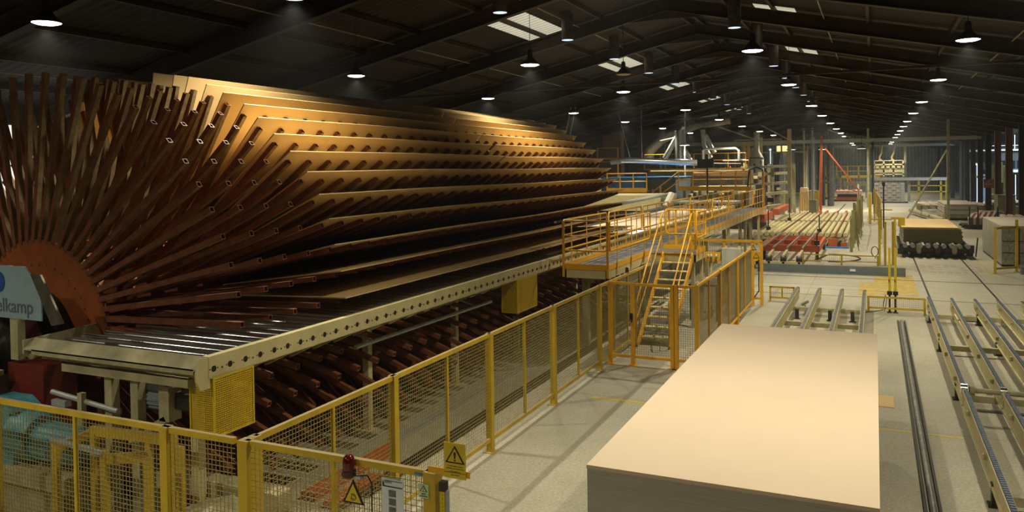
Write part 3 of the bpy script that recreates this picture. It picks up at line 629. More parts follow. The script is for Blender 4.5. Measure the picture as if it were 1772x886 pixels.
# ------------------------------------------------------------------ walkway, landing, stairs
DX0, DX1, DY0, DY1, DZK = -6.92, -5.8, 18.1, 48.5, 2.07
wk = thing('walkway', 'long cream walkway with orange handrails and grey grating deck', 'walkway', (DX1, DY0, 0))
g = MB().box(DX0, DX1, DY0, DY1, DZK-.03, DZK)
g.build('deck', 'grate', wk)
gl = MB()
for x in (-6.72, -6.5, -6.28, -6.05): gl.box(x-.008, x+.008, DY0+.02, DY1, DZK, DZK+.004)
for i in range(30): gl.box(DX0+.02, DX1-.02, DY0+i*1.0+.5, DY0+i*1.0+.514, DZK, DZK+.004)
gl.build('deck_joints', 'dark', wk)
MB().box(DX1-.06, DX1, DY0, DY1, DZK-.22, DZK-.03).box(DX0, DX0+.06, DY0, DY1, DZK-.22, DZK-.03).box(DX0, DX1, DY0, DY0+.05, DZK-.22, DZK-.03).build('side_beam', 'cream', wk)
MB().box(DX1, DX1+.01, DY0-.01, 21.9, DZK-.02, DZK+.12).box(DX1, DX1+.01, 23.6, DY1, DZK-.02, DZK+.12).box(DX0-.01, DX0, DY0-.01, DY1, DZK-.02, DZK+.12).box(DX0-.01, DX1+.01, DY0-.01, DY0, DZK-.02, DZK+.12).build('toe_board', 'orange_rail', wk)
def handrail(root, pts, n_posts, h=1.17, posts=None, low=.45, matn='orange_rail', base=-.16):
    """closed loop handrail over a straight run: top tube, knee tube, flat posts"""
    a, b = Vector(pts[0]), Vector(pts[1]); d = (b-a).normalized()
    up = Vector((0, 0, 1)); c = .06
    loop = [a+up*low, a+up*(h-c), a+up*h+d*c, b+up*h-d*c, b+up*(h-c), b+up*(low+c), b+up*low-d*c, a+up*low+d*c, a+up*(low+c)]
    hr = MB().tube(loop, .022, 8).build('handrail', matn, root)
    m = MB().tube([a+up*(low+h)*.5, b+up*(low+h)*.5], .012, 6); m.build('mid_rail', matn, hr)
    for i in range(n_posts):
        p = a+(b-a)*((i+.5)/n_posts)
        MB().bar(p+up*base, p+up*(h-.01), .012, .06, up=d).build('post', matn, root)
y = DY0+.12; seg = [(18.15, 21.9), (23.75, 27.4), (27.6, 31.2), (31.4, 35.0), (35.2, 38.8), (39, 42.6), (42.8, 46.9)]
for i, (a, b) in enumerate(seg): handrail(wk, ((DX1+.03, a, DZK), (DX1+.03, b, DZK)), 3 if i == 0 else 4)
seg = [(18.15, 21.6), (21.8, 25.3), (25.5, 29.0), (29.2, 32.7), (32.9, 36.4), (36.6, 40.1), (40.3, 44)]
for i, (a, b) in enumerate(seg): handrail(wk, ((DX0-.03, a, DZK), (DX0-.03, b, DZK)), 3)
handrail(wk, ((DX0, DY0-.03, DZK), (DX1, DY0-.03, DZK)), 0)
for (x, y) in ((DX0, DY0-.03), (DX1, DY0-.03)): MB().box(x-.03, x+.03, y-.01, y+.01, DZK-.2, DZK+1.16).build('post', 'orange_rail', wk)
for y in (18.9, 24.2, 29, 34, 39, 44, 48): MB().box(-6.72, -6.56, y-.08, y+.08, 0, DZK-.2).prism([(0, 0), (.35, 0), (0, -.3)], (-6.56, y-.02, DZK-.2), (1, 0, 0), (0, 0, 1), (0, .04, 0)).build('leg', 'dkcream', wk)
for y in (31, 36, 41, 46): MB().box(-6.0, -5.88, y-.06, y+.06, 0, DZK-.2).build('leg', 'cream', wk)
st = thing('stair', 'steep cream stairs with orange handrails climbing to the walkway landing', 'stairs', (-5.05, 19.2, 0))
SX0, SX1, NST = -5.42, -4.66, 10
for k in range(1, NST):
    y = 19.38+.27*k; z = .207*k
    MB().box(SX0, SX1, y, y+.22, z-.03, z).build('tread', 'cream', st)
for x in (SX0-.03, SX1+.03):
    MB().bar((x, 19.35, .02), (x, 22.15, 2.05), .03, .2, up=(0, -.6, 1)).build('stringer', 'orange_rail', st)
    q = [(x, 19.28, .12), (x, 19.28, 1.1), (x, 19.35, 1.22), (x, 21.85, 3.12), (x, 21.95, 3.18), (x+(-.05), 22.25, 3.2)]
    hr = MB().tube(q, .022, 8).build('handrail', 'orange_rail', st)
    MB().tube([(x, 19.35, .75), (x, 21.9, 2.6)], .014, 6).build('mid_rail', 'orange_rail', hr)
    MB().tube([(x, 21.9, 2.0), (x, 21.9, 3.14)], .02, 8).build('post', 'orange_rail', st)
ld = thing('stair_landing', 'small grey landing with orange rails at the top of the stairs', 'landing', (-5.0, 22.2, 0))
LX1, LY0, LY1 = -4.55, 22.15, 23.5
MB().box(DX1+.012, LX1, LY0, LY1, DZK-.03, DZK).build('deck', 'grate', ld)
MB().box(LX1-.05, LX1, LY0, LY1, DZK-.22, DZK-.03).box(DX1+.012, LX1, LY0, LY0+.05, DZK-.22, DZK-.03).build('side_beam', 'cream', ld)
MB().box(LX1, LX1+.01, LY0, LY1, DZK-.02, DZK+.12).box(DX1+.012, LX1, LY1, LY1+.01, DZK-.02, DZK+.12).box(SX0-.3, SX1, LY0-.012, LY0, DZK+.0, DZK+.04).build('toe_board', 'orange_rail', ld)
handrail(ld, ((LX1+.02, LY0+.05, DZK), (LX1+.02, LY1, DZK)), 2); handrail(ld, ((DX1+.1, LY1+.02, DZK), (LX1, LY1+.02, DZK)), 2)
for x, y in ((LX1-.1, LY0+.1), (LX1-.1, LY1-.1)): MB().box(x-.05, x+.05, y-.05, y+.05, 0, DZK-.2).build('leg', 'cream', ld)
# control box, valve board and work bench inside the enclosure
cb = thing('control_cabinet', 'light grey control cabinet behind the stair enclosure mesh', 'cabinet', (-3.85, 24, 0))
MB().box(-4.16, -3.60, 24.0, 24.22, 1.47, 2.08).build('body', mat('light_grey_enamel', (.45, .47, .42), .4, var=.05), cb)
MB().box(-4.15, -3.61, 23.985, 24.0, 1.48, 2.07).build('door', mat('light_grey_door', (.48, .5, .45), .4, var=.05), cb)
for x in (-4.1, -3.72): MB().box(x, x+.07, 24.22, 24.29, 0, 2.13).build('post', 'cream', cb)
vb = thing('valve_board', 'yellow board with small pressure valves beside the grey cabinet', 'valve board', (-4.4, 24, 0))
MB().box(-4.64, -4.2, 24.0, 24.02, 1.66, 1.96).build('board', 'orange_rail', vb)
for x in (-4.54, -4.45, -4.3): MB().lathe([(.001, 0), (.035, 0), (.04, .04), (.03, .12), (.001, .12)], (x, 23.93, 1.78), 10).build('valve', 'galv', vb)
MB().box(-4.5, -4.44, 24.02, 24.08, 0, 1.9).build('post', 'cream', vb)
wb = thing('work_bench', 'dark bench with white papers and a black-topped box below the valve board', 'bench', (-4.5, 22.6, 0))
BY = 23.75
MB().box(-5.0, -4.15, BY-.45, BY, 1.02, 1.06).build('bench_top', 'dark', wb)
for x in (-4.98, -4.22): MB().box(x, x+.05, BY-.42, BY-.37, 0, 1.02).build('leg', 'dark', wb)
tag(MB().box(-4.52, -4.2, BY-.35, BY-.1, 1.062, 1.26).build('printer_box', 'white'), 'white box on the dark bench behind the stairs', 'box')
tag(MB().box(-4.9, -4.6, BY-.4, BY-.1, 1.062, 1.075).build('paper_stack', 'white'), 'white papers lying on the dark bench behind the stairs', 'papers')
bc = thing('beacon', 'small red beacon on the fence rail left of the stair gate', 'beacon', (-5.6, 19.0, 1.9))
MB().lathe([(.001, .12), (.04, .1), (.045, 0)], (-5.6, 19.0, 1.93), 14).build('lens', 'redlens', bc); MB().lathe([(.05, .0), (.05, -.04), (.001, -.04)], (-5.6, 19.0, 1.93), 14).build('base', 'galv', bc)

# ------------------------------------------------------------------ near board stack and the beams it stands on
stk = thing('board_stack', 'big block of pale fibreboards in the foreground', 'board stack', (-1.2, 10.3, .6))
MB().box(-2.40, .02, 6.80, 13.85, .62, 1.765).build('board_pile', 'stackside', stk)
MB().box(-2.405, .025, 6.795, 13.86, 1.767, 1.80).build('top_board', 'boardnear', stk)
lb = thing('chain_conveyor', 'four cream chain beams carrying the big pale stack', 'conveyor', (-1.3, 20, 0))
for i, x in enumerate((-2.29, -1.63, -.97, -.32)):
    b = MB().box(x-.055, x+.055, 6.5, 27.0, .24, .56).build('chain_beam', 'cream', lb)
    m = MB().box(x-.04, x+.04, 6.6, 26.95, .56, .585)
    for j in range(0, 170): m.box(x-.03, x+.03, 14+j*.076, 14.05+j*.076, .585, .60)
    m.build('chain', 'steel', b)
    MB().tube([(x-.02, 27.0, .5), (x+.06, 27.0, .5)], .1, 16).build('sprocket', 'dark', b)
for y in (25.3, 22.9, 20.6, 16, 10): MB().box(-2.3, -.3, y-.06, y+.06, .12, .24).build('cross_beam', 'dkcream', lb)
for y in (24.6, 21.5, 19): 
    for x in (-2.1, -1.2, -.6): MB().box(x-.05, x+.05, y-.05, y+.05, 0, .3).box(x-.09, x+.09, y-.08, y+.08, 0, .02).build('foot', 'dark', lb)
for i, (x, y, a) in enumerate(((-1.95, 25.6, 1), (-1.85, 21.0, 0), (-1.0, 24.2, 0), (-1.05, 21.4, 0))):
    tag(MB().tube([(x, y, 0), (x, y, .25)], .02, 8).bar((x-.1, y, .25), (x+.08, y+.1, .36), .07, .07).build('photo_sensor', 'steel'), 'small grey sensor on the floor between the left chain beams, %s from the top' % ORD[[0, 3, 1, 2][i]], 'sensor', 'sensors between the chain beams')
fence_panel((-3.2, 27.6), (-2.45, 27.6), .12, .5, 'very low yellow mesh guard left of the chain beams', mids=1, post_w=.05, end_post=True, group='low mesh guards')
fence_panel((-.2, 26.5), (1.33, 26.5), .14, .5, 'low yellow mesh guard in front of the twin yellow posts', mids=0, post_w=.06, end_post=True, group='low mesh guards')
# steel guide rail in the floor, right of the stack
gr = thing('guide_rail', 'rounded steel rail between dark strips on the floor right of the stack', 'rail', (.66, 15, 0))
MB().tube([(.67, 4.0, .03), (.67, 25.1, .03)], .045, 12).build('round_rail', 'steel', gr); MB().box(.56, .60, 4, 25.1, 0, .05).box(.735, .77, 4, 25.1, 0, .05).build('edge_strip', 'dark', gr)
# right hand chain beams
rb = thing('chain_conveyor', 'long cream chain beams on the right with sprocket shaft', 'conveyor', (2.5, 18, 0))
bx = (1.41, 2.01, 2.6, 3.17, 3.76)
for i, x in enumerate(bx):
    for (y0, y1) in ((15.85, 26.35), (3.0, 15.7)):
        b = MB().box(x-.045, x+.045, y0, y1, .24, .27).box(x-.02, x+.02, y0, y1, .27, .55).box(x-.045, x+.045, y0, y1, .55, .57).build('chain_beam', 'cream', rb)
        m = MB().box(x-.035, x+.035, y0+.05, y1-.05, .57, .585)
        n = int((y1-y0-.2)/.076)
        for j in range(n): m.box(x-.03, x+.03, y0+.1+j*.076, y0+.15+j*.076, .585, .605)
        m.build('chain', 'bluegrey', b)
        for yy in [y0+1.2+k*2.1 for k in range(int((y1-y0)/2.1))]: MB().box(x-.075, x+.075, yy-.03, yy+.03, .40, .48).build('guide_lug', 'dkcream', b)
    MB().tube([(x-.05, 15.95, .52), (x+.05, 15.95, .52)], .10, 18).build('sprocket', 'chrome', rb)
MB().tube([(1.5, 16.0, .5), (4.0, 16.0, .5)], .045, 14).tube([(1.5, 16, .5), (1.58, 16, .5)], .09, 14).build('drive_shaft', 'dkcream', rb)
for y in (25.3, 21.1, 16.7, 11.8, 7): MB().box(1.45, 4.2, y-.06, y+.06, .12, .24).build('cross_beam', 'dkcream', rb)
for x in (1.42, 2.6, 3.76):
    for y in (25.3, 21.5, 17.2, 12.0): MB().box(x-.05, x+.05, y-.06, y+.06, 0, .3).box(x-.09, x+.09, y-.1, y+.1, 0, .02).build('foot', 'dark', rb)
tag(MB().tube([(1.95, 24.4, .42), (2.05, 18.0, .42)], .02, 8).build('edge_tube', 'pink'), 'pale thin tube leaning along the second right chain beam', 'tube')
tag(MB().lathe([(.001, .16), (.09, .15), (.13, .05), (.13, 0)], (2.45, 25.9, 0), 14).build('floor_valve', 'dark'), 'dark round fitting on the floor between the right chain beams', 'fitting')
# twin yellow posts
for i, x in enumerate((.39, .55)):
    t = thing('light_curtain_post', 'bright yellow post on a dark foot, %s of the pair' % ('left' if i == 0 else 'right'), 'post', (x, 26.6, 0), 'twin yellow posts')
    MB().box(x-.035, x+.035, 26.56, 26.64, .62, 1.97).build('yellow_tube', 'signy', t); MB().box(x-.03, x+.03, 26.57, 26.63, 0, .62).box(x-.07, x+.07, 26.5, 26.7, 0, .02).build('foot', 'dark', t)
    MB().box(x-.07, x+.07, 26.48, 26.6, .55, .66).build('clamp', 'black', t); MB().box(x-.03, x+.0, 26.53, 26.56, .95, 1.02).build('red_latch', 'strap', t)
tag(MB().tube([(.28, 26.5, .55), (.22, 26.5, .3), (.2, 26.5, .08), (-.05, 26.45, .03), (-.3, 26.3, .02)], .012, 6).tube([(.32, 26.5, .5), (.28, 26.5, .2), (.24, 26.4, .06)], .01, 6).build('cable', 'black'), 'black cables drooping beside the twin yellow posts', 'cable')
# floor markings
struct('trim_70', MB().box(-5.07, -3.99, 14.70, 14.78, 0, .003).box(-.02, .55, 14.74, 14.80, 0, .003).box(.80, 1.3, 14.74, 14.79, 0, .003), 'signy')
tag(MB().box(0.04, .31, 16.15, 16.92, 0, .012).build('plywood_piece', 'board'), 'small square of board lying on the floor right of the stack', 'board')
struct('trim_71', MB().box(-.55, -.05, 30.0, 33.0, 0, .002).box(-.05, 1.35, 30.2, 35.8, 0, .002), 'tile')
struct('trim_72', MB().box(1.1, 1.16, 36, 44, 0, .003).box(4.25, 4.32, 37, 44.5, 0, .003).box(4.3, 6.5, 55.0, 55.2, 0, .003), 'tile')
struct('trim_73', MB().box(-5.5, 8, 34.15, 34.25, 0, .004).box(-5.5, 8, 29.4, 29.44, 0, .004), 'dark')
struct('trim_74', MB().box(-5.5, 1.3, 31.9, 32.02, 0, .006).box(-5.5, 1.3, 30.9, 30.95, 0, .006), 'galv')
for i, x in enumerate((1.66, 3.66)): struct('trim_%d' % (75+i), MB().box(x-.03, x+.03, 26.4, 43.5, 0, .012), 'dark')
m = MB()
for j in range(7):
    for i in range(9): 
        if random.random() < .6: m.box(1.5+.3*i, 1.5+.3*i+.2, 37.2+.45*j, 37.3+.45*j, 0, .003)
struct('trim_77', m, mat('worn_red_floor_marks', (.34, .2, .13), .7, var=.2))

# ------------------------------------------------------------------ transfer area behind
tag(MB().box(-4.6, 1.1, 35.3, 35.42, 0, .34).box(-4.6, 1.1, 35.2, 35.42, 0, .03).build('floor_barrier', mat('slate_grey_barrier', (.13, .16, .17), .5, var=.1)), 'low slate grey steel barrier across the floor behind the tracks', 'barrier')
tag(MB().box(-.95, -.74, 35.285, 35.3, .12, .27).build('barrier_label', 'white'), 'white label with blue edge on the grey barrier', 'label')
struct('trim_78', MB().box(-.95, -.74, 35.28, 35.284, .235, .27).box(-.95, -.74, 35.28, 35.284, .12, .14), 'blue')
fp = thing('low_fence', 'low yellow fence behind the grey floor barrier', 'fence', (-1.5, 38.5, 0))
MB().box(-3.05, .1, 38.5, 38.54, .42, .47).build('top_rail', 'yellow', fp); MB().box(-3.05, .1, 38.5, 38.54, .16, .2).build('bottom_rail', 'yellow', fp)
for x in (-3.05, -1.42, .06): MB().box(x, x+.08, 38.49, 38.55, 0, .47).build('post', 'yellow', fp)
m = MB(); wires(m, (-3.0, 38.52, 0), (.05, 38.52, 0), .2, .42, .08, .08, .003); m.build('wire_mesh', 'wire', fp)
tag(MB().tube([(-2.6+0*a, 40, .03) for a in (0,)]+[(-1.9+1.25*cos(rad(a)), 41.2+1.6*sin(rad(a)), .03) for a in range(100, -110, -15)], .035, 6).build('floor_hose', 'dark'), 'black cable curving over the floor behind the low yellow fence', 'cable')
rf = thing('chain_transfer', 'red framed chain transfer table with dark chain rails', 'conveyor', (-3.8, 40, 0))
m = MB()
for y in (39.9, 42.7, 45.5): m.box(-5.0, -2.45, y-.08, y+.08, .42, .72)
for x in (-5.0, -4.3, -3.65, -3.0, -2.45): m.box(x-.06, x+.06, 39.9, 45.5, .42, .7)
m.build('red_frame', 'redor', rf)
for x in (-4.75, -4.25, -3.65, -3.0):
    MB().box(x-.035, x+.035, 38.0, 46.6, .72, .80).build('chain_rail', 'steel', rf)
    MB().prism([(0, .05), (1.7, .42), (1.7, .70), (0, .62)], (x-.05, 36.2, 0), (0, 1, 0), (0, 0, 1), (.1, 0, 0)).build('nose_beam', 'cream', rf)
    MB().tube([(x-.12, 36.3, .45), (x+.12, 36.3, .45)], .14, 16).build('sprocket', 'dark', rf)
for y in (40, 45.4):
    for x in (-4.9, -2.5): MB().box(x-.07, x+.07, y-.07, y+.07, 0, .42).build('leg', 'dark', rf)
MB().box(-5.1, -2.9, 36.2, 36.4, .18, .34).build('front_tie', 'cream', rf)
for i, (y0, y1, nm) in enumerate(((47.0, 56.6, 'nearer'), (57.6, 67.0, 'farther'))):
    t = thing('roller_table', 'wide table of cream rollers lying side by side, the %s one' % nm, 'roller table', (-3.9, y0, 0), 'cream roller tables')
    xs_ = [-6.25+.318*j for j in range(16)]
    for j, x in enumerate(xs_):
        MB().tube([(x, y0, .66), (x, y1, .66)], .122, 14).build('roller', 'cream', t)
    for x in (-6.35, -1.45): MB().box(x-.05, x+.05, y0, y1, .42, .6).build('side_beam', 'cream', t)
    for y in (y0+.1, y1-.1): MB().box(-6.4, -1.4, y-.05, y+.05, .36, .54).build('cross_beam', 'dkcream', t)
    for x in (-6.2, -4, -1.6):
        for y in (y0+.1, y1-.1): MB().box(x-.07, x+.07, y-.06, y+.06, 0, .4).build('leg', 'dkcream', t)
    for j in (4, 7, 10, 13): x = xs_[j]+.159; MB().box(x-.025, x+.025, y0-.3, y1+.3, .56, .83).build('chain_rail', 'brown', t)
tag(MB().box(-2.35, -1.9, 46.6, 46.9, .02, .5).box(-1.7, -1.4, 46.5, 46.8, .02, .3).build('drive_block', 'redor'), 'orange drive block at the near edge of the cream rollers', 'drive')
tag(MB().box(-3.2, -1.3, 46.2, 46.3, .02, .1).build('blue_floor_channel', 'bluesky'), 'blue strip on the floor before the cream rollers', 'strip')
for i, (x, y, h) in enumerate(((-5.7, 48.5, 1.9), (-5.35, 57.3, 2.3), (-2.85, 47.5, 1.7), (-2.5, 39.9, 1.3))):
    tag(MB().tube([(x, y, 0), (x, y, h)], .03, 8).box(x-.12, x+.12, y-.05, y+.05, .75, .95).build('sensor_post', 'dark'), 'thin dark sensor post beside the cream rollers, %s from the left' % ORD[[0, 1, 3, 2][i] if i != 2 else 2], 'sensor post', 'sensor posts at the rollers')
m = MB()
tcp = thing('cable_fence', 'row of tall olive posts with hanging cables right of the cream rollers', 'fence', (-1.1, 50, 0))
for j in range(11):
    y = 44.5+j*2.4; x = -1.12+.018*j*1.0; h = 1.75+.3*(j % 3)
    MB().box(x-.07, x+.07, y-.06, y+.06, 0, h).build('post', 'cable', tcp)
m = MB()
for j in range(26):
    y = 44.5+random.random()*24; x = -.95
    m.tube([(x, y, 1.6), (x+.04, y, 1.0), (x+.03+random.random()*.05, y+.1, .5), (x+.06+random.random()*.16, y+.15, .03)], .018, 5)
m.build('hanging_cables', 'cable', tcp)['kind'] = 'stuff'
# red and orange struts, cardboard, guarded cabinets beyond the rollers
ob = thing('orange_crane_post', 'tall orange post with sloping orange strut in the distance', 'crane', (-4.7, 81.5, 0))
MB().bar((-4.75, 81.5, 0), (-4.64, 81.5, 7.3), .22, .16).build('mast', 'redor', ob); MB().bar((-4.95, 81.6, 0), (-4.72, 81.6, 7.0), .08, .08).build('stay', 'pink', ob)
MB().bar((-4.33, 81.5, 6.15), (-1.42, 81.5, 2.15), .1, .12).bar((-1.42, 81.5, 2.15), (-1.45, 81.5, 1.0), .1, .1).build('strut', 'redor', ob)
MB().tube([(-4.5, 81.5, 3.05), (-3.2, 81.5, 2.5), (-1.5, 81.5, 2.0)], .03, 6).build('cable', 'black', ob)
MB().box(-5.3, -4.9, 80.9, 81.3, 0, 2.1).build('yellow_guard', 'yellow', ob)
for i, x in enumerate((-5.35, -1.6)):
    pass
tag(MB().tube([(-5.3, 79, 0), (-5.3, 79, 8.0)], .1, 10).build('pole', 'galv'), 'tall slim grey pole left of the orange crane post', 'pole')
tag(MB().prism([(0, 0), (1.0, 0), (.85, 2.3), (.15, 2.3)], (-6.95, 84, 0), (1, 0, 0), (0, 0, 1), (0, .9, 0)).build('covered_load', mat('kraft_cover', (.55, .36, .2), .8, var=.08)), 'tall tan covered load behind the yellow cage fence', 'load')
fence_panel((-7.4, 75), (-6.1, 75), .1, 2.1, 'olive cage fence in front of the tan covered load', mids=0, end_post=True, pv=.2, ph=.2, group='distant cage fences')
fence_panel((-6.1, 75), (-5.6, 84), .1, 2.1, 'olive cage fence running away beside the tan covered load', mids=5, end_post=True, pv=.3, ph=.3, group='distant cage fences')
tag(MB().box(-5.6, -4.95, 78.6, 79.3, 0, 1.3).build('grey_cabinet', mat('olive_grey_cabinet', (.22, .22, .16), .6)), 'small grey cabinet at the foot of the orange crane post', 'cabinet')
t = thing('orange_chain_ends', 'four orange-red rail ends beyond the cream rollers', 'conveyor', (-3.2, 70, 0))
for x in (-4.3, -3.7, -2.9, -2.2): MB().box(x-.08, x+.08, 68.2, 73, .35, .65).build('rail_end', 'redor', t)
MB().box(-4.6, -1.9, 68.1, 68.3, .1, .35).build('cross_beam', 'redor', t)
struct('trim_79', MB().bar((-3.3, 76, .004), (-3.1, 100, .004), .12, .006), 'dark')
ot = thing('lift_table', 'low orange-red lift table with pale worn top in the distance', 'lift table', (-2.9, 113, 0))
MB().box(-4.5, -1.5, 107, 113, .9, 1.3).build('table_top', mat('worn_orange_top', (.62, .22, .12), .7, col2=(.75, .6, .5), scale=1.5), ot); MB().box(-4.4, -1.4, 107.2, 113, .1, .5).build('table_base', 'redor', ot)
MB().box(-4.3, -1.6, 107.4, 112.8, .5, .9).build('bellows', 'black', ot)
for i in range(5): MB().tube([(-4.2+i*.6, 110, 1.3), (-4.2+i*.6, 110, 1.5)], .1, 8).build('stop', 'redor', ot)
tag(MB().box(-3.9, -.9, 118, 118.4, 1.7, 2.2).box(-3.8, -3.6, 118, 118.4, 0, 1.7).box(-1.2, -1.0, 118, 118.4, 0, 1.7).build('board_rest', 'dkcream'), 'cream beam standing behind the orange lift table', 'beam')
gb = thing('yellow_bridge', 'distant yellow bridge with railing spanning before the far wall', 'walkway', (-3, 124, 0))
MB().box(-8.0, .8, 123.6, 124.4, 2.65, 3.0).build('deck_beam', 'yellow', gb)
for z in (3.6, 4.3): MB().box(-8, .8, 123.6, 123.66, z, z+.09).build('rail', 'yellow', gb)
for i in range(7): MB().box(-8+1.45*i, -7.85+1.45*i, 123.6, 123.7, 0 if i % 3 == 0 else 2.6, 4.3).build('post', 'yellow', gb)
for i, (x, y, h) in enumerate(((-6.9, 113, 2.4), (-6.2, 116, 2.9), (-5.3, 117, 3.1))):
    tag(MB().box(x, x+.25, y, y+.2, 0, h).box(x+.9, x+1.1, y, y+.2, 0, h).box(x, x+1.1, y, y+.2, h-.3, h).box(x, x+1.1, y, y+.2, 0, .25).build('yellow_gate_frame', 'yellow'), 'distant yellow gate frame left of the lift table, %s' % ('nearest', 'middle', 'farthest')[i], 'frame', 'distant yellow gate frames')
# pack of strapped boards and the cream stacker machine behind it
for ix in range(7):
    for iz in range(8):
        x = -.05+ix*.46; z = .12+iz*.28
        o = tag(MB().box(x, x+.43, 102.9, 104.5, z, z+.26).build('wrapped_bundle', 'pack'), 'small grey wrapped bundle in the block before the cream stacker, column %d, layer %d' % (ix+1, iz+1), 'bundle', 'bundles of the grey block')
        if ix < 6 and (ix+iz) % 2 == 0: MB().box(x+.1, x+.36, 102.86, 102.9, z+.2, z+.26).build('red_corner', 'strap', o)
tag(MB().box(-.1, 3.5, 102.8, 104.6, 0, .12).build('pallet', 'dark'), 'dark pallet under the block of grey bundles', 'pallet')
sk_ = thing('stacker', 'cream stacking machine with hoses behind the grey bundles', 'machine', (1.5, 111, 0))
MB().box(-.3, 7.9, 106.6, 107.2, 2.55, 2.9).build('long_beam', mat('pale_pink_beam', (.65, .55, .47), .6), sk_)
m = MB().box(-.2, 3.3, 110, 112, 4.4, 4.6).box(-.2, 3.3, 110, 110.2, 3.9, 4.0).box(-.2, 3.3, 110, 110.2, 3.2, 3.35)
for x in (-.2, .9, 2.0, 3.1): m.box(x, x+.2, 110, 110.2, 3.0, 5.0)
m.box(-.1, 3.2, 110, 110.1, 4.95, 5.05).box(0, 3.1, 110, 111, 3.5, 3.85)
m.build('press_head', 'cream', sk_)
for i in range(5): MB().box(.1+i*.6, .5+i*.6, 109.9, 110.1, 4.05, 4.3).build('suction_block', 'cream', sk_)
for x in (.6, 2.0): MB().tube([(x+.2, 110.5, 7.0), (x+.15, 110.5, 6.0), (x-.1, 110.5, 5.4), (x, 110.5, 5.1)], .12, 8).lathe([(.12, .3), (.45, 0)], (x, 110.5, 4.9), 12).build('hose', mat('tan_hose', (.5, .4, .22), .6), sk_)
MB().box(-.3, 4.5, 110.4, 110.6, 6.9, 7.05).box(3.3, 3.55, 110.4, 110.6, 3, 7).build('hanger_frame', 'dkcream', sk_)
for x in (-.3, 7.6, 3.6): MB().box(x, x+.3, 107.2, 107.6, 0, 2.6).build('leg', 'yellow' if x > 5 else 'dkcream', sk_)
t = thing('yellow_rail', 'yellow rail fence right of the grey bundles', 'fence', (5.5, 105, 0))
for z in (1.9, 1.2): MB().box(3.6, 7.8, 105, 105.1, z, z+.12).build('rail', 'yellow', t)
for x in (4.6, 6.9, 7.6): MB().box(x, x+.2, 105, 105.2, 0, 2.5).build('post', 'yellow', t)
# yellow frames and long fence in the middle aisle
fence_panel((.38, 60), (.30, 47.5), .2, 2.1, 'long olive mesh fence seen end on left of the dark board stack, nearer part', mids=4, pv=.15, ph=.15, group='aisle fence')
fence_panel((.1, 76), (.38, 60), .2, 2.1, 'long olive mesh fence seen end on left of the dark board stack, farther part', mids=4, pv=.15, ph=.15, group='aisle fence')
for i, (x, y, h, c) in enumerate(((.17, 39.0, 2.1, 'signy'), (.40, 39.0, 1.95, 'yellow'), (.72, 39.2, 1.95, 'yellow'), (.95, 46.5, 1.7, 'yellow'))):
    tag(MB().box(x-.05, x+.05, y-.06, y+.06, 0, h).box(x-.09, x+.09, y-.1, y+.1, 0, .02).build('guard_post', c), 'yellow guard post behind the twin posts, %s from the left' % ORD[i], 'post', 'guard posts behind the twin posts')
tag(MB().box(.72, 1.35, 44.0, 44.05, 1.75, 1.85).box(1.05, 1.35, 44.0, 44.3, 1.4, 1.75).build('reach_bracket', 'yellow'), 'yellow bracket arm touching the dark board stack', 'bracket')
tag(MB().tube([(.02, 39.0, 0.3)]+[(-.02+.14*cos(rad(a)), 38.95, .62+.22*sin(rad(a))) for a in range(-90, 271, 30)], .018, 6).build('cable_coil', 'black'), 'black cable coil hung on the leftmost yellow guard post', 'cable')
for i, (x, y) in enumerate(((-.35, 66), (-.05, 80))):
    t = thing('aisle_gate', 'yellow gate posts with low bar in the aisle, %s' % ('nearer' if i == 0 else 'farther'), 'gate', (x, y, 0), 'aisle gates')
    MB().box(x-.1, x+.1, y, y+.15, 0, 2.3).box(x+.25, x+.35, y+3, y+3.1, 0, 2.2).build('post', 'yellow', t); MB().box(x, x+1.5, y+.02, y+.1, .3, .4).build('bar', 'yellow', t)
tag(MB().tube([(.55, 62, 0), (.55, 62, 3.2)], .05, 8).box(.45, .65, 61.9, 62.1, 3.0, 3.25).build('dark_pole', 'dark'), 'dark slim pole standing behind the olive aisle fence', 'pole')
tag(MB().box(-1.95, -1.75, 104.5, 104.7, 0, 2.2).build('pale_post', 'white'), 'pale post near the lift table', 'post')
for i, (x, y, z1) in enumerate(((-.65, 92, 8.4), (-.2, 99, 8.2), (-6.9, 90, 8.5))):
    tag(MB().tube([(x, y, 0), (x, y, z1)], .12, 8).build('hall_pole', 'dkcream' if i != 1 else 'dark'), 'tall thin pole rising to the roof, %s' % ('left of the stacker', 'just left of the grey bundles', 'beside the press tower')[i], 'pole')

# ------------------------------------------------------------------ stack on roller cart and goods on the right
bs2 = thing('board_stack', 'dark-edged stack of boards with pale top on a roller cart', 'board stack', (2.45, 46, .7))
m = MB()
z = .72
while z < 1.38:
    j = random.uniform(-.03, .03)+(1.4-z)*.13; m.box(1.25+random.uniform(-.02, .02), 3.72+j, 43.05+random.uniform(-.02, .02), 49.6, z, z+.026); z += .033
m.build('board_pile', 'stackdark', bs2); MB().box(1.17, 3.62, 43.0, 49.7, 1.42, 1.445).box(1.2, 3.7, 43.02, 49.6, 1.36, 1.40).build('top_board', 'board', bs2)
ct = thing('roller_cart', 'dark steel roller cart under the stack on the floor rails', 'cart', (2.6, 43, 0))
for j in range(9): MB().tube([(1.3+j*.33, 42.35, .60), (1.3+j*.33, 49.3, .60)], .10, 14).build('roller', 'steel', ct)
for x in (1.15, 1.9, 2.7, 3.4, 4.1): MB().box(x-.07, x+.07, 42.6, 49.3, .22, .5).box(x-.1, x+.1, 42.55, 42.75, .3, .66).build('frame_beam', 'dkcream' if x in (1.9, 3.4) else 'dark', ct)
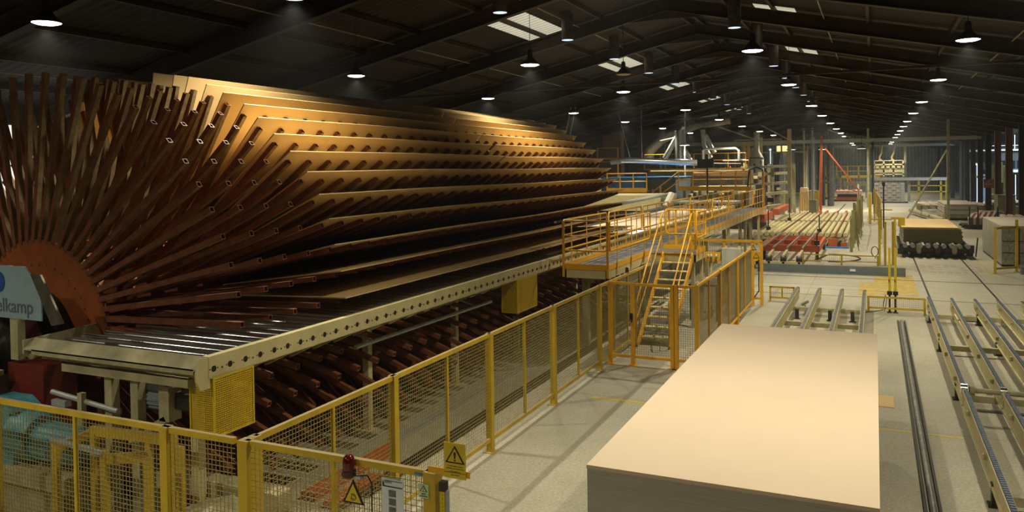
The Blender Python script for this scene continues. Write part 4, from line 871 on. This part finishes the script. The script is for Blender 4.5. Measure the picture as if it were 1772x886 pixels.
MB().box(1.0, 4.2, 42.8, 42.95, .28, .42).box(1.0, 4.2, 43.0, 43.2, .12, .24).build('cross_beam', 'dark', ct)
for x in (1.5, 2.3, 3.0, 3.85): MB().tube([(x-.05, 42.8, .13), (x+.05, 42.8, .13)], .13, 14).build('wheel', 'dark', ct)
MB().bar((4.3, 42.9, .1), (4.38, 42.9, 1.0), .05, .08).build('stop_lever', 'dark', ct)
wp = thing('wrapped_pack', 'large film-wrapped pack of boards at the right edge', 'pack', (6.3, 42, 0))
MB().box(4.98, 8.3, 40.0, 46.7, .1, 1.75).build('pack_body', 'film', wp); MB().box(4.97, 8.31, 39.98, 46.7, 1.74, 1.78).build('top_sheet', mat('pale_top_sheet', (.55, .5, .4), .6), wp)
MB().box(4.99, 8.3, 40.1, 46.6, 0, .1).build('pallet', 'dark', wp)
m = MB()
for x in (5.6, 6.3, 7.0, 7.7): m.box(x, x+.05, 39.985, 40, .1, 1.75)
for z in (.6, 1.1): m.box(5, 8.3, 39.98, 40, z, z+.03)
m.build('strap', 'dark', wp)
sf = thing('yellow_stand', 'yellow tube frame in front of the film-wrapped pack', 'frame', (5.0, 37.5, 0))
for x, y, h in ((4.43, 37.4, 1.9), (5.3, 38.3, 2.15)): MB().box(x-.05, x+.05, y-.05, y+.05, 0, h).box(x-.1, x+.1, y-.1, y+.1, 0, .02).build('post', 'yellow', sf)
MB().bar((4.43, 37.4, 1.85), (5.3, 38.3, 1.85), .06, .08).bar((5.3, 38.3, 1.85), (7.5, 38.5, 1.85), .06, .08).bar((4.43, 37.4, .2), (5.3, 38.3, .2), .06, .08).bar((5.3, 38.3, .25), (7.5, 38.5, .25), .06, .08).build('rail', 'yellow', sf)
tag(MB().box(5.35, 7.5, 37.4, 37.9, 0, .3).build('kerb_block', 'bluegrey'), 'dark block on the floor at the right edge', 'block')
yp = thing('steel_prop', 'tall yellowish steel post with a long slanting brace', 'post', (5.17, 70, 0))
MB().box(5.08, 5.26, 69.9, 70.1, 0, 8.2).build('post', 'dkcream', yp); MB().bar((2.28, 71.3, 0), (5.1, 70.2, 5.6), .14, .1).build('brace', 'dkcream', yp)
def layered(name, label, x0, x1, y0, y1, z0, n, t, m1='board', m2='stackdark', cat='board stack'):
    o = thing(name, label, cat, ((x0+x1)/2, y0, z0)); mm = MB()
    for i in range(n): mm.box(x0+random.uniform(-.04, .04), x1+random.uniform(-.04, .04), y0+random.uniform(-.03, .03), y1, z0+i*t, z0+i*t+t*.82)
    mm.build('layers', m2, o); MB().box(x0, x1, y0, y1, z0+n*t, z0+n*t+.03).build('top_board', m1, o); return o
layered('board_stack', 'low stack of boards right of the tall braced post', 5.0, 7.2, 71.5, 79, .5, 9, .085, 'boardnear', 'stackside')
tag(MB().box(4.9, 8.4, 71.6, 79, .2, .48).build('stack_bearer', 'dkcream'), 'cream bearer under the low board stack by the post', 'bearer')
layered('board_stack', 'second flat board stack behind the striped spacers', 9.8, 12.6, 84, 90, .3, 7, .08, 'board', 'board')
tag(MB().tube([(2.9, 80, .35), (4.6, 66.5, .35)], .18, 12).build('long_roll', 'dkcream'), 'long cream roll lying beside the low board stack', 'roll')
for j in range(9):
    x = 3.6+j*.62
    tag(MB().bar((x, 88, .75), (x+1.0, 82, .75), .2, .12).build('spacer_bar', 'pink'), 'pale slanted bearer bar in the row beyond the low stack, %s from the left' % ORD[j], 'bar', 'slanted bearer bars')
tag(MB().box(3.6, 10, 86, 86.2, .3, .68).box(3.6, 10, 83, 83.2, .3, .68).box(3.7, 3.9, 83, 86, 0, .3).box(9.6, 9.9, 83, 86, 0, .3).build('bearer_rack', 'dkcream'), 'cream rack under the slanted bearer bars', 'rack')
tag(MB().box(3.3, 3.36, 70.5, 70.56, 0, 1.2).box(3.0, 3.7, 70.5, 70.9, .9, 1.25).build('small_desk', 'dkcream'), 'small stand with tray beneath the slanting brace', 'stand')
sp_ = thing('spacer_heap', 'slumped heap of white and pink striped spacer strips in a dark rack', 'spacers', (6.4, 62.5, 0))
for j in range(9):
    c = 'pink' if j % 2 == 0 else 'strap'
    x = 5.75+j*.17
    MB().prism([(0, .75), (.5, 1.05+.02*j), (1.6, 1.15-.02*j), (1.62, 1.05), (.5, .93), (.1, .3), (0, .3)], (x, 62.2+.03*j, .02), (.55, .83, 0), (0, 0, 1), (.15, 0, 0)).build('strip', c, sp_)
m = MB().box(5.4, 7.6, 62.2, 62.4, .1, .25).box(5.4, 7.6, 64, 64.2, .1, .25)
for x in (5.85, 6.35, 7.5): m.box(x-.04, x+.04, 62.0, 62.08, 0, 1.55)
m.box(5.5, 7.9, 62.3, 64.5, .25, .3); m.build('rack', 'dark', sp_)
for i, (x0, x1, y, h, c) in enumerate(((7.3, 8.8, 69.5, .75, 'cream'), (8.9, 10.1, 73.5, 1.9, 'dkcream'), (9.9, 13, 70, 1.1, 'cable'))):
    tag(MB().box(x0, x1, y, y+2.2, 0, h).box(x0-.03, x1+.03, y-.03, y+2.23, h, h+.05).build('crate', c), ('low cream crate behind the film-wrapped pack', 'tall olive cabinet behind the low cream crate', 'olive green bin at the right edge')[i], 'crate')
tag(MB().box(6.9, 8.2, 55, 57, 0, .5).box(7.0, 7.2, 55, 57, .5, 1.35).box(7.4, 7.6, 55, 57, .5, 1.35).box(7.8, 8.0, 55, 57, .5, 1.35).build('striped_pack', 'pink'), 'white striped pack at the right edge of the picture', 'pack')
fs = thing('fire_sign', 'square dull red fire notice on a brown column', 'sign', (9.0, 79, 2.6))
MB().box(8.8, 9.6, 81.75, 81.8, 2.3, 3.1).build('face', mat('dull_red_sign', (.35, .10, .08), .6), fs); MB().box(8.95, 9.45, 81.72, 81.75, 2.6, 2.68).box(9.16, 9.24, 81.72, 81.75, 2.45, 2.95).build('symbol', 'pink', fs)
# machines glimpsed beyond the columns
for i, (x0, x1, y, z0, z1, c) in enumerate(((11, 14.5, 108, 0, 3.2, 'bluegrey'), (15.5, 21, 112, 0, 3.0, 'bluegrey'), (12, 22, 128, 3.6, 4.6, 'galv'), (11.5, 13, 98, 1.2, 4.2, 'cable'), (17, 22.5, 96, 0, 2.2, 'cable'), (14.5, 20, 120, 4.8, 6.5, 'galv'))):
    m = MB().box(x0, x1, y, y+2, z0, z1)
    for j in range(3): m.box(x0+.1+j*(x1-x0)/3, x0+.3+j*(x1-x0)/3, y-.1, y, 0, z1+.4)
    tag(m.build('side_machine', c), 'dim machine block beyond the right columns, %s of six' % ORD[i], 'machine', 'machines of the side aisle')

for i, (x0, x1, y, z, m_) in enumerate(((9.8, 23.5, 92, 5.5, 'galv'), (10.2, 23.5, 110, 5.9, 'silver'), (11, 23.5, 86, 3.4, 'dkcream'), (10, 20, 100, 2.9, 'yellow'))):
    tag(MB().box(x0, x1, y, y+.2, z, z+.22).box(x0+.3, x0+.5, y, y+.2, 0, z).box(x1-.6, x1-.4, y, y+.2, 0, z).build('pipe_bridge', m_), 'long horizontal beam on legs beyond the right columns, %s' % ('pale one', 'silver one', 'lowest cream one', 'yellow one')[i], 'beam', 'beams of the side aisle')
for i in range(16):
    x = 10+random.random()*12; y = 78+random.random()*34; h = random.uniform(1, 5.5); a = random.uniform(.15, .6)
    tag(MB().box(x-a, x+a, y, y+.5, 0, h).box(x-a*1.3, x+a*1.3, y-.1, y+.6, h*.6, h*.66).build('side_unit', ('cable', 'dkcream', 'bluegrey', 'dark', 'yellow')[i % 5]), 'narrow upright unit among the dim machines beyond the right columns', 'machine', 'narrow units of the side aisle')
for i, (x, y, z) in enumerate(((12.2, 90, 3.6), (18.6, 96, 5.4), (15.8, 84, 2.3), (10.4, 104, 4.3), (21, 102, 6.4))):
    tag(MB().box(x, x+.35, y, y+.05, z, z+.2).box(x+.15, x+.2, y+.05, y+.1, 0, z+.1).build('indicator_panel', 'strip'), 'small glowing blue-white panel beyond the right columns, %s of five' % ORD[i], 'panel', 'glowing panels of the side aisle')
# ------------------------------------------------------------------ press line far left behind the cooler
bt = thing('blue_tank', 'bright blue tank with slate grey flank behind the cooler boards', 'tank', (-13.5, 50, 0))
MB().box(-16.3, -13.5, 50, 55, 2.6, 3.85).build('tank_body', 'blue', bt); MB().box(-13.48, -11.6, 50.5, 55, 2.2, 3.8).build('grey_flank', 'bluegrey', bt); MB().box(-16.4, -11.5, 49.9, 55.1, 3.85, 3.9).build('rim', 'blue', bt)
def rail_platform(label, x0, x1, y0, y1, z, nposts, beam=.28, ladder=False):
    t = thing('platform', label, 'platform', (x0, y0, 0))
    MB().box(x0, x1, y0, y1, z-.06, z).build('deck', 'grate', t); MB().box(x0, x1, y0-.04, y0, z-.1, z+beam-.1).build('fascia', 'orange_rail', t)
    for zz in (z+.6, z+1.1): MB().tube([(x0, y0, zz), (x1, y0, zz)], .035, 6).build('rail', 'orange_rail', t)
    for i in range(nposts): xx = x0+(x1-x0)*i/(nposts-1); MB().box(xx-.04, xx+.04, y0-.03, y0+.01, z, z+1.1).build('post', 'orange_rail', t)
    for xx in (x0+.2, x1-.3): MB().box(xx, xx+.15, y0+.3, y0+.45, 0, z-.06).build('leg', 'dkcream', t)
    return t
rail_platform('orange railed platform in front of the blue tank', -15.7, -13.1, 49.0, 49.8, 3.05, 4)
p2 = rail_platform('orange railed bridge across the press line', -11.3, -6.9, 50.0, 51.2, 3.12, 6)
MB().tube([(-11.3, 49.95, 4.2), (-12.9, 49.95, 3.0)], .05, 6).tube([(-11.3, 49.95, 3.6), (-12.9, 49.95, 2.5)], .05, 6).box(-13.0, -12.9, 49.9, 50, 2.1, 3.1).box(-12.5, -12.4, 49.9, 50, 2.1, 3.3).build('stair_rail', 'orange_rail', p2)
rail_platform('upper orange railed gallery behind the bridge', -16.2, -8.6, 60.0, 61.5, 4.4, 7, .12)
tag(MB().box(-16.2, -8.6, 61.6, 64, 3.2, 4.3).box(-16.2, -8.6, 61.5, 61.7, 2.0, 3.1).build('press_casing', 'cream'), 'long cream press frame below the upper gallery', 'machine')
tag(MB().tube([(-11.5, 55.6, 4.05), (-7.7, 55.6, 4.05)], .16, 12).build('red_pipe', 'brown'), 'rust red pipe behind the orange bridge', 'pipe')
tag(MB().tube([(-15.8, 52.5, 4.9), (-8.0, 53.5, 4.7)], .03, 6).tube([(-10, 58.5, 4.95), (-8.2, 58.5, 4.95)], .05, 6).build('pink_pipe', 'pink'), 'thin pink pipe along the upper gallery', 'pipe')
tag(MB().tube([(-17.0, 54, 4.95), (-15.8, 54, 5.05), (-13.6, 54, 4.93), (-9.9, 54, 4.75)], .2, 16).tube([(-13.9, 54, 4.95), (-13.75, 54, 4.95)], .17, 14).build('silver_pipe', 'silver'), 'thick silver pipe running across above the blue tank', 'pipe')
for i, pts in enumerate((((-14.6, 60, 5.2), (-13.2, 60, 7.6)), ((-13.4, 60, 4.6), (-13.4, 60, 7.3)), ((-13.3, 60, 6.2), (-12.6, 60, 4.9)), ((-12.1, 62, 7.4), (-12.0, 62, 6.2), (-11.5, 62, 5.2)), ((-11.9, 62, 7.0), (-11.2, 62, 5.6)))):
    tag(MB().tube(pts, (.2, .42, .2, .2, .18)[i], 14).build('extract_duct', 'silver'), 'bright silver extraction duct above the press, %s from the left' % ORD[i], 'duct', 'silver ducts above the press')
tag(MB().tube([(-11.3, 58, 4.9), (-11.3, 58, 5.7), (-11.1, 58, 5.8), (-9.0, 58, 5.8), (-8.8, 58, 5.65), (-8.8, 58, 4.9)], .1, 10).build('pipe_loop', 'silver'), 'pale pipe loop above the upper gallery', 'pipe')
tag(MB().tube([(-16.5, 62, 4.9), (-16.3, 62, 5.9), (-15.4, 62, 6.8), (-14.2, 62, 7.3), (-12.6, 62, 7.9), (-10.0, 62, 8.2)], .45, 14).build('big_duct', 'duct'), 'large dull duct arching up to the roof behind the cooler', 'duct')
tag(MB().tube([(-15.2, 61, 6.6), (-13.6, 61, 6.9), (-13.3, 61, 7.3), (-13.2, 61, 9.6)], .05, 8).build('bright_conduit', 'silver'), 'bright thin pipe kinked under the big duct', 'pipe')
tag(MB().box(-18.2, -16.3, 65.3, 67, 0, 7.9).box(-16.3, -15.9, 65.3, 65.7, 0, 7.9).build('grey_tower', 'duct'), 'tall dark grey tower behind the far end of the boards', 'tower')
tag(MB().box(-21.5, -19.9, 66, 67, 3.2, 7.6).box(-21.4, -21.2, 66.3, 66.5, 0, 3.2).box(-20.2, -20.0, 66.3, 66.5, 0, 3.2).build('brown_panel', 'brown'), 'brown cladding panel left of the grey tower', 'panel')
tag(MB().bar((-20.3, 62, 5.0), (-20.3, 62, 5.08), 3.4, .08, up=(0, 0, 1)).box(-20.4, -18.6, 61, 61.1, 6.1, 6.16).box(-20.4, -18.6, 61, 61.1, 5.2, 5.35).box(-18.7, -18.6, 61, 61.1, 0, 6.16).box(-20.4, -20.3, 61, 61.1, 0, 6.16).build('small_gallery', 'orange_rail'), 'small orange rail gallery beside the brown panel', 'gallery')
for i, (x, y, z0, z1, xx) in enumerate(((-16.9, 58.5, 5.2, 8.75, -.9), (-16.0, 58.5, 5.2, 8.9, 0))):
    tag(MB().tube([(x, y, z0), (x+xx, y, z1)], .035, 6).build('tie_rod', 'galv'), 'thin pale rod before the grey tower, %s' % ('slanting' if i == 0 else 'upright'), 'rod', 'rods before the tower')
tag(MB().bar((-17.5, 46, 6.1), (-17.0, 46, 8.3), .05, .05).bar((-17.2, 46, 6.1), (-16.7, 46, 8.3), .05, .05).build('roof_ladder', 'dkcream'), 'slanting ladder between cooler boards and roof', 'ladder')
si = thing('silo', 'cream round silo with cone top behind the press', 'silo', (-10.45, 80, 0))
MB().lathe([(.66, 0), (.66, 5.3), (.27, 6.0), (.27, 7.95)], (-10.45, 80, 0), 28).build('shell', mat('greyish_cream_shell', (.5, .48, .36), .6), si); MB().lathe([(.68, 5.27), (.69, 5.32), (.66, 5.36)], (-10.45, 80, 0), 28).build('rim', 'dark', si)
tag(MB().lathe([(.25, 0), (.25, 5.0), (.05, 5.7)], (-7.9, 78, 0), 16).build('small_silo', 'galv'), 'small grey cone-topped vessel right of the silo', 'silo')
tw = thing('press_tower', 'crowded cream and dark press tower at the end of the walkway', 'machine', (-7.5, 62, 0))
for i, (x, y) in enumerate(((-7.75, 68.9), (-6.6, 75), (-9.2, 64), (-8.7, 75))): MB().box(x-.14, x+.14, y-.14, y+.14, 0, 4.7 if i else 4.3).build('column', 'dkcream', tw)
MB().box(-6.65, -6.35, 69.9, 70.2, 0, 7.6).build('tall_column', 'cream', tw)
for i, (z, y, x0, x1) in enumerate(((1.5, 55, -9.0, -6.6), (2.35, 60, -9.5, -6.7), (3.1, 62, -10, -6.8), (3.9, 64, -10, -7), (4.5, 66, -9.4, -7))):
    MB().bar((x0, y-2, z-.1), (x1, y+9, z), .35, .22).build('beam', 'cream' if i % 2 else 'dkcream', tw)
for i in range(46):
    x = random.uniform(-10.2, -6.9); y = random.uniform(60, 72); z = random.uniform(1.6, 4.6); s_ = random.uniform(.08, .3)
    (MB().box(x-s_, x+s_, y-s_, y+s_, z-s_*.7, z+s_*.7) if i % 3 else MB().tube([(x, y, z-.4), (x, y, z+.5)], s_*.3, 8)).build('valve_block', ('cream', 'dark', 'dkcream', 'galv', 'orange')[i % 5], tw)
MB().box(-6.5, -5.9, 48.5, 52.5, 1.2, 1.65).box(-6.3, -5.9, 56, 64, 1.2, 1.6).build('orange_box', 'redor', tw)
MB().tube([(-6.9, 48.8, 3.3), (-6.8, 48.8, 4.3), (-6.4, 48.8, 4.45), (-6.05, 48.8, 4.3), (-5.95, 48.8, 3.2)], .05, 8).build('gate_loop', 'black', tw)
MB().box(-6.05, -5.93, 48.5, 48.7, 2.1, 4.2).build('end_post', 'orange_rail', tw)
MB().tube([(-9.5, 50, 1.2), (-9.5, 50, 5.3)], .05, 8).box(-10.1, -9.1, 49.9, 50.1, 4.45, 5.0).build('dark_box_on_pole', 'black', tw)
fl_ = thing('flood_lamp', 'white floodlight on a slim pole above the press line', 'lamp', (-10.5, 47, 6.0))
MB().tube([(-12.2, 56, 0), (-12.2, 56, 6.15)], .05, 8).build('pole', 'galv', fl_); MB().lathe([(.05, .25), (.35, .1), (.35, .05)], (-12.2, 56, 6.0), 14).build('lamp_shade', 'white', fl_)
MB().disc((-12.2, 56, 6.055), .33).build('lamp_lens', 'lens', fl_)
for (x_, y_, z_, e_) in ((-12.2, 55.6, 5.9, 900), (-14.5, 44, 6.5, 300), (-9, 57, 6.6, 700)):  # first serves the pole lamp; other two are added fill without a fixture
    l = bpy.data.lights.new('flood_and_fill_light', 'SPOT'); l.energy = e_; l.color = (1, .88, .6); l.spot_size = rad(150); l.spot_blend = .8; l.shadow_soft_size = .2
    o = bpy.data.objects.new('flood_and_fill_light', l); COL.objects.link(o); o.location = (x_, y_, z_)
# press line bulk under and behind the bridge
pl = thing('press_line', 'low cream and dark press line machinery between cooler and bridge', 'machine', (-11, 46, 0))
MB().box(-16.5, -11.2, 45, 49, 2.0, 2.9).box(-17, -16.7, 44.5, 44.8, 0, 5.2).box(-15.5, -15.2, 46, 46.3, 2.0, 3.9).build('cream_casing', 'cream', pl)
for i in range(12):
    x = -11.0+i*.33; MB().box(x, x+.2, 51.3, 53, 2.0, 2.75+.15*(i % 3)).build('guide_unit', ('cream', 'dkcream', 'steel')[i % 3], pl)
MB().box(-11.1, -7.3, 47.5, 50, 2.33, 2.45).build('infeed_plate', 'galv', pl); MB().box(-11, -7.4, 53, 56, 2.6, 3.2).build('roof_plate', 'cream', pl); MB().box(-16, -7.2, 58.5, 60, 0, 3.2).build('dark_core', 'dark', pl)
tag(MB().tube([(-11.0, 31, 2.75), (-11.0, 46, 2.95)], .09, 10).build('grey_pipe', 'galv'), 'long pale grey pipe beside the boards behind the walkway', 'pipe')
tag(MB().bar((-10.2, 42.0, 2.45), (-9.9, 42.2, 3.15), .45, .18).box(-10.1, -10.02, 42.05, 42.12, 2.3, 2.6).build('white_screen', 'white'), 'tilted white terminal behind the walkway rail', 'terminal')
# dark plant silhouettes and tanks behind the silo
for i in range(14):
    x = -15.5+i*.85+random.uniform(-.2, .2); y = 92+random.uniform(-4, 6); h = random.uniform(6.2, 7.8)
    tag(MB().tube([(x, y, 0), (x, y, h)], random.uniform(.12, .4), 12).build('plant_column', ('dark', 'duct', 'dkcream', 'galv')[i % 4]), 'upright pipe or vessel behind the press, %s from the left' % ORD[i], 'vessel', 'vessels behind the press')
for i, (x0, x1, z) in enumerate(((-17, -8, 6.7), (-15, -6.5, 5.9), (-14, -9, 7.3))):
    tag(MB().box(x0, x1, 89, 89.2, z, z+.15).box(x0, x0+.15, 89, 89.2, 0, z).box(x1-.15, x1, 89, 89.2, 0, z).build('pipe_rack', 'dkcream'), 'thin horizontal pipe rack behind the silo, %s' % ('middle', 'lowest', 'highest')[i], 'rack', 'pipe racks behind the silo')
for i, (x, z, c) in enumerate(((-12.6, 6.5, 'signy'), (-10.9, 6.9, 'cream'), (-12.2, 6.4, 'orange_rail'))):
    tag(MB().box(x, x+.25, 86, 86.2, z-1.2, z+.6).box(x+.05, x+.15, 86.2, 86.3, 0, z).build('lit_panel', c), 'bright upright panel behind the press, %s' % ('leftmost', 'rightmost', 'middle')[i], 'panel', 'bright panels behind the press')
tag(MB().box(-10.2, -8.9, 95, 95.2, 6.1, 6.8).build('lit_window', emit('warm_lit_window', (1, .75, .3), 1.2)), 'warm lit window right of the silo', 'window')
tag(MB().lathe([(.001, -.12), (.12, 0), (.001, .12)], (-8.95, 78, 6.05), 10).tube([(-8.95, 78.1, 0), (-8.95, 78.1, 6.0)], .03, 6).build('blue_signal', 'bluespot'), 'small bright blue light beside the silo', 'signal light')
for i, a in enumerate(((-13.4, 75, 8.3, -9.0, 6.6), (-9.5, 75, 8.3, -6.6, 6.6), (-4.4, 88, 8.2, -.6, 6.6))):
    struct('beam_%d' % (90+i), MB().bar((a[0], a[1], a[2]), (a[3], a[1], a[4]), .1, .12), 'conduit')
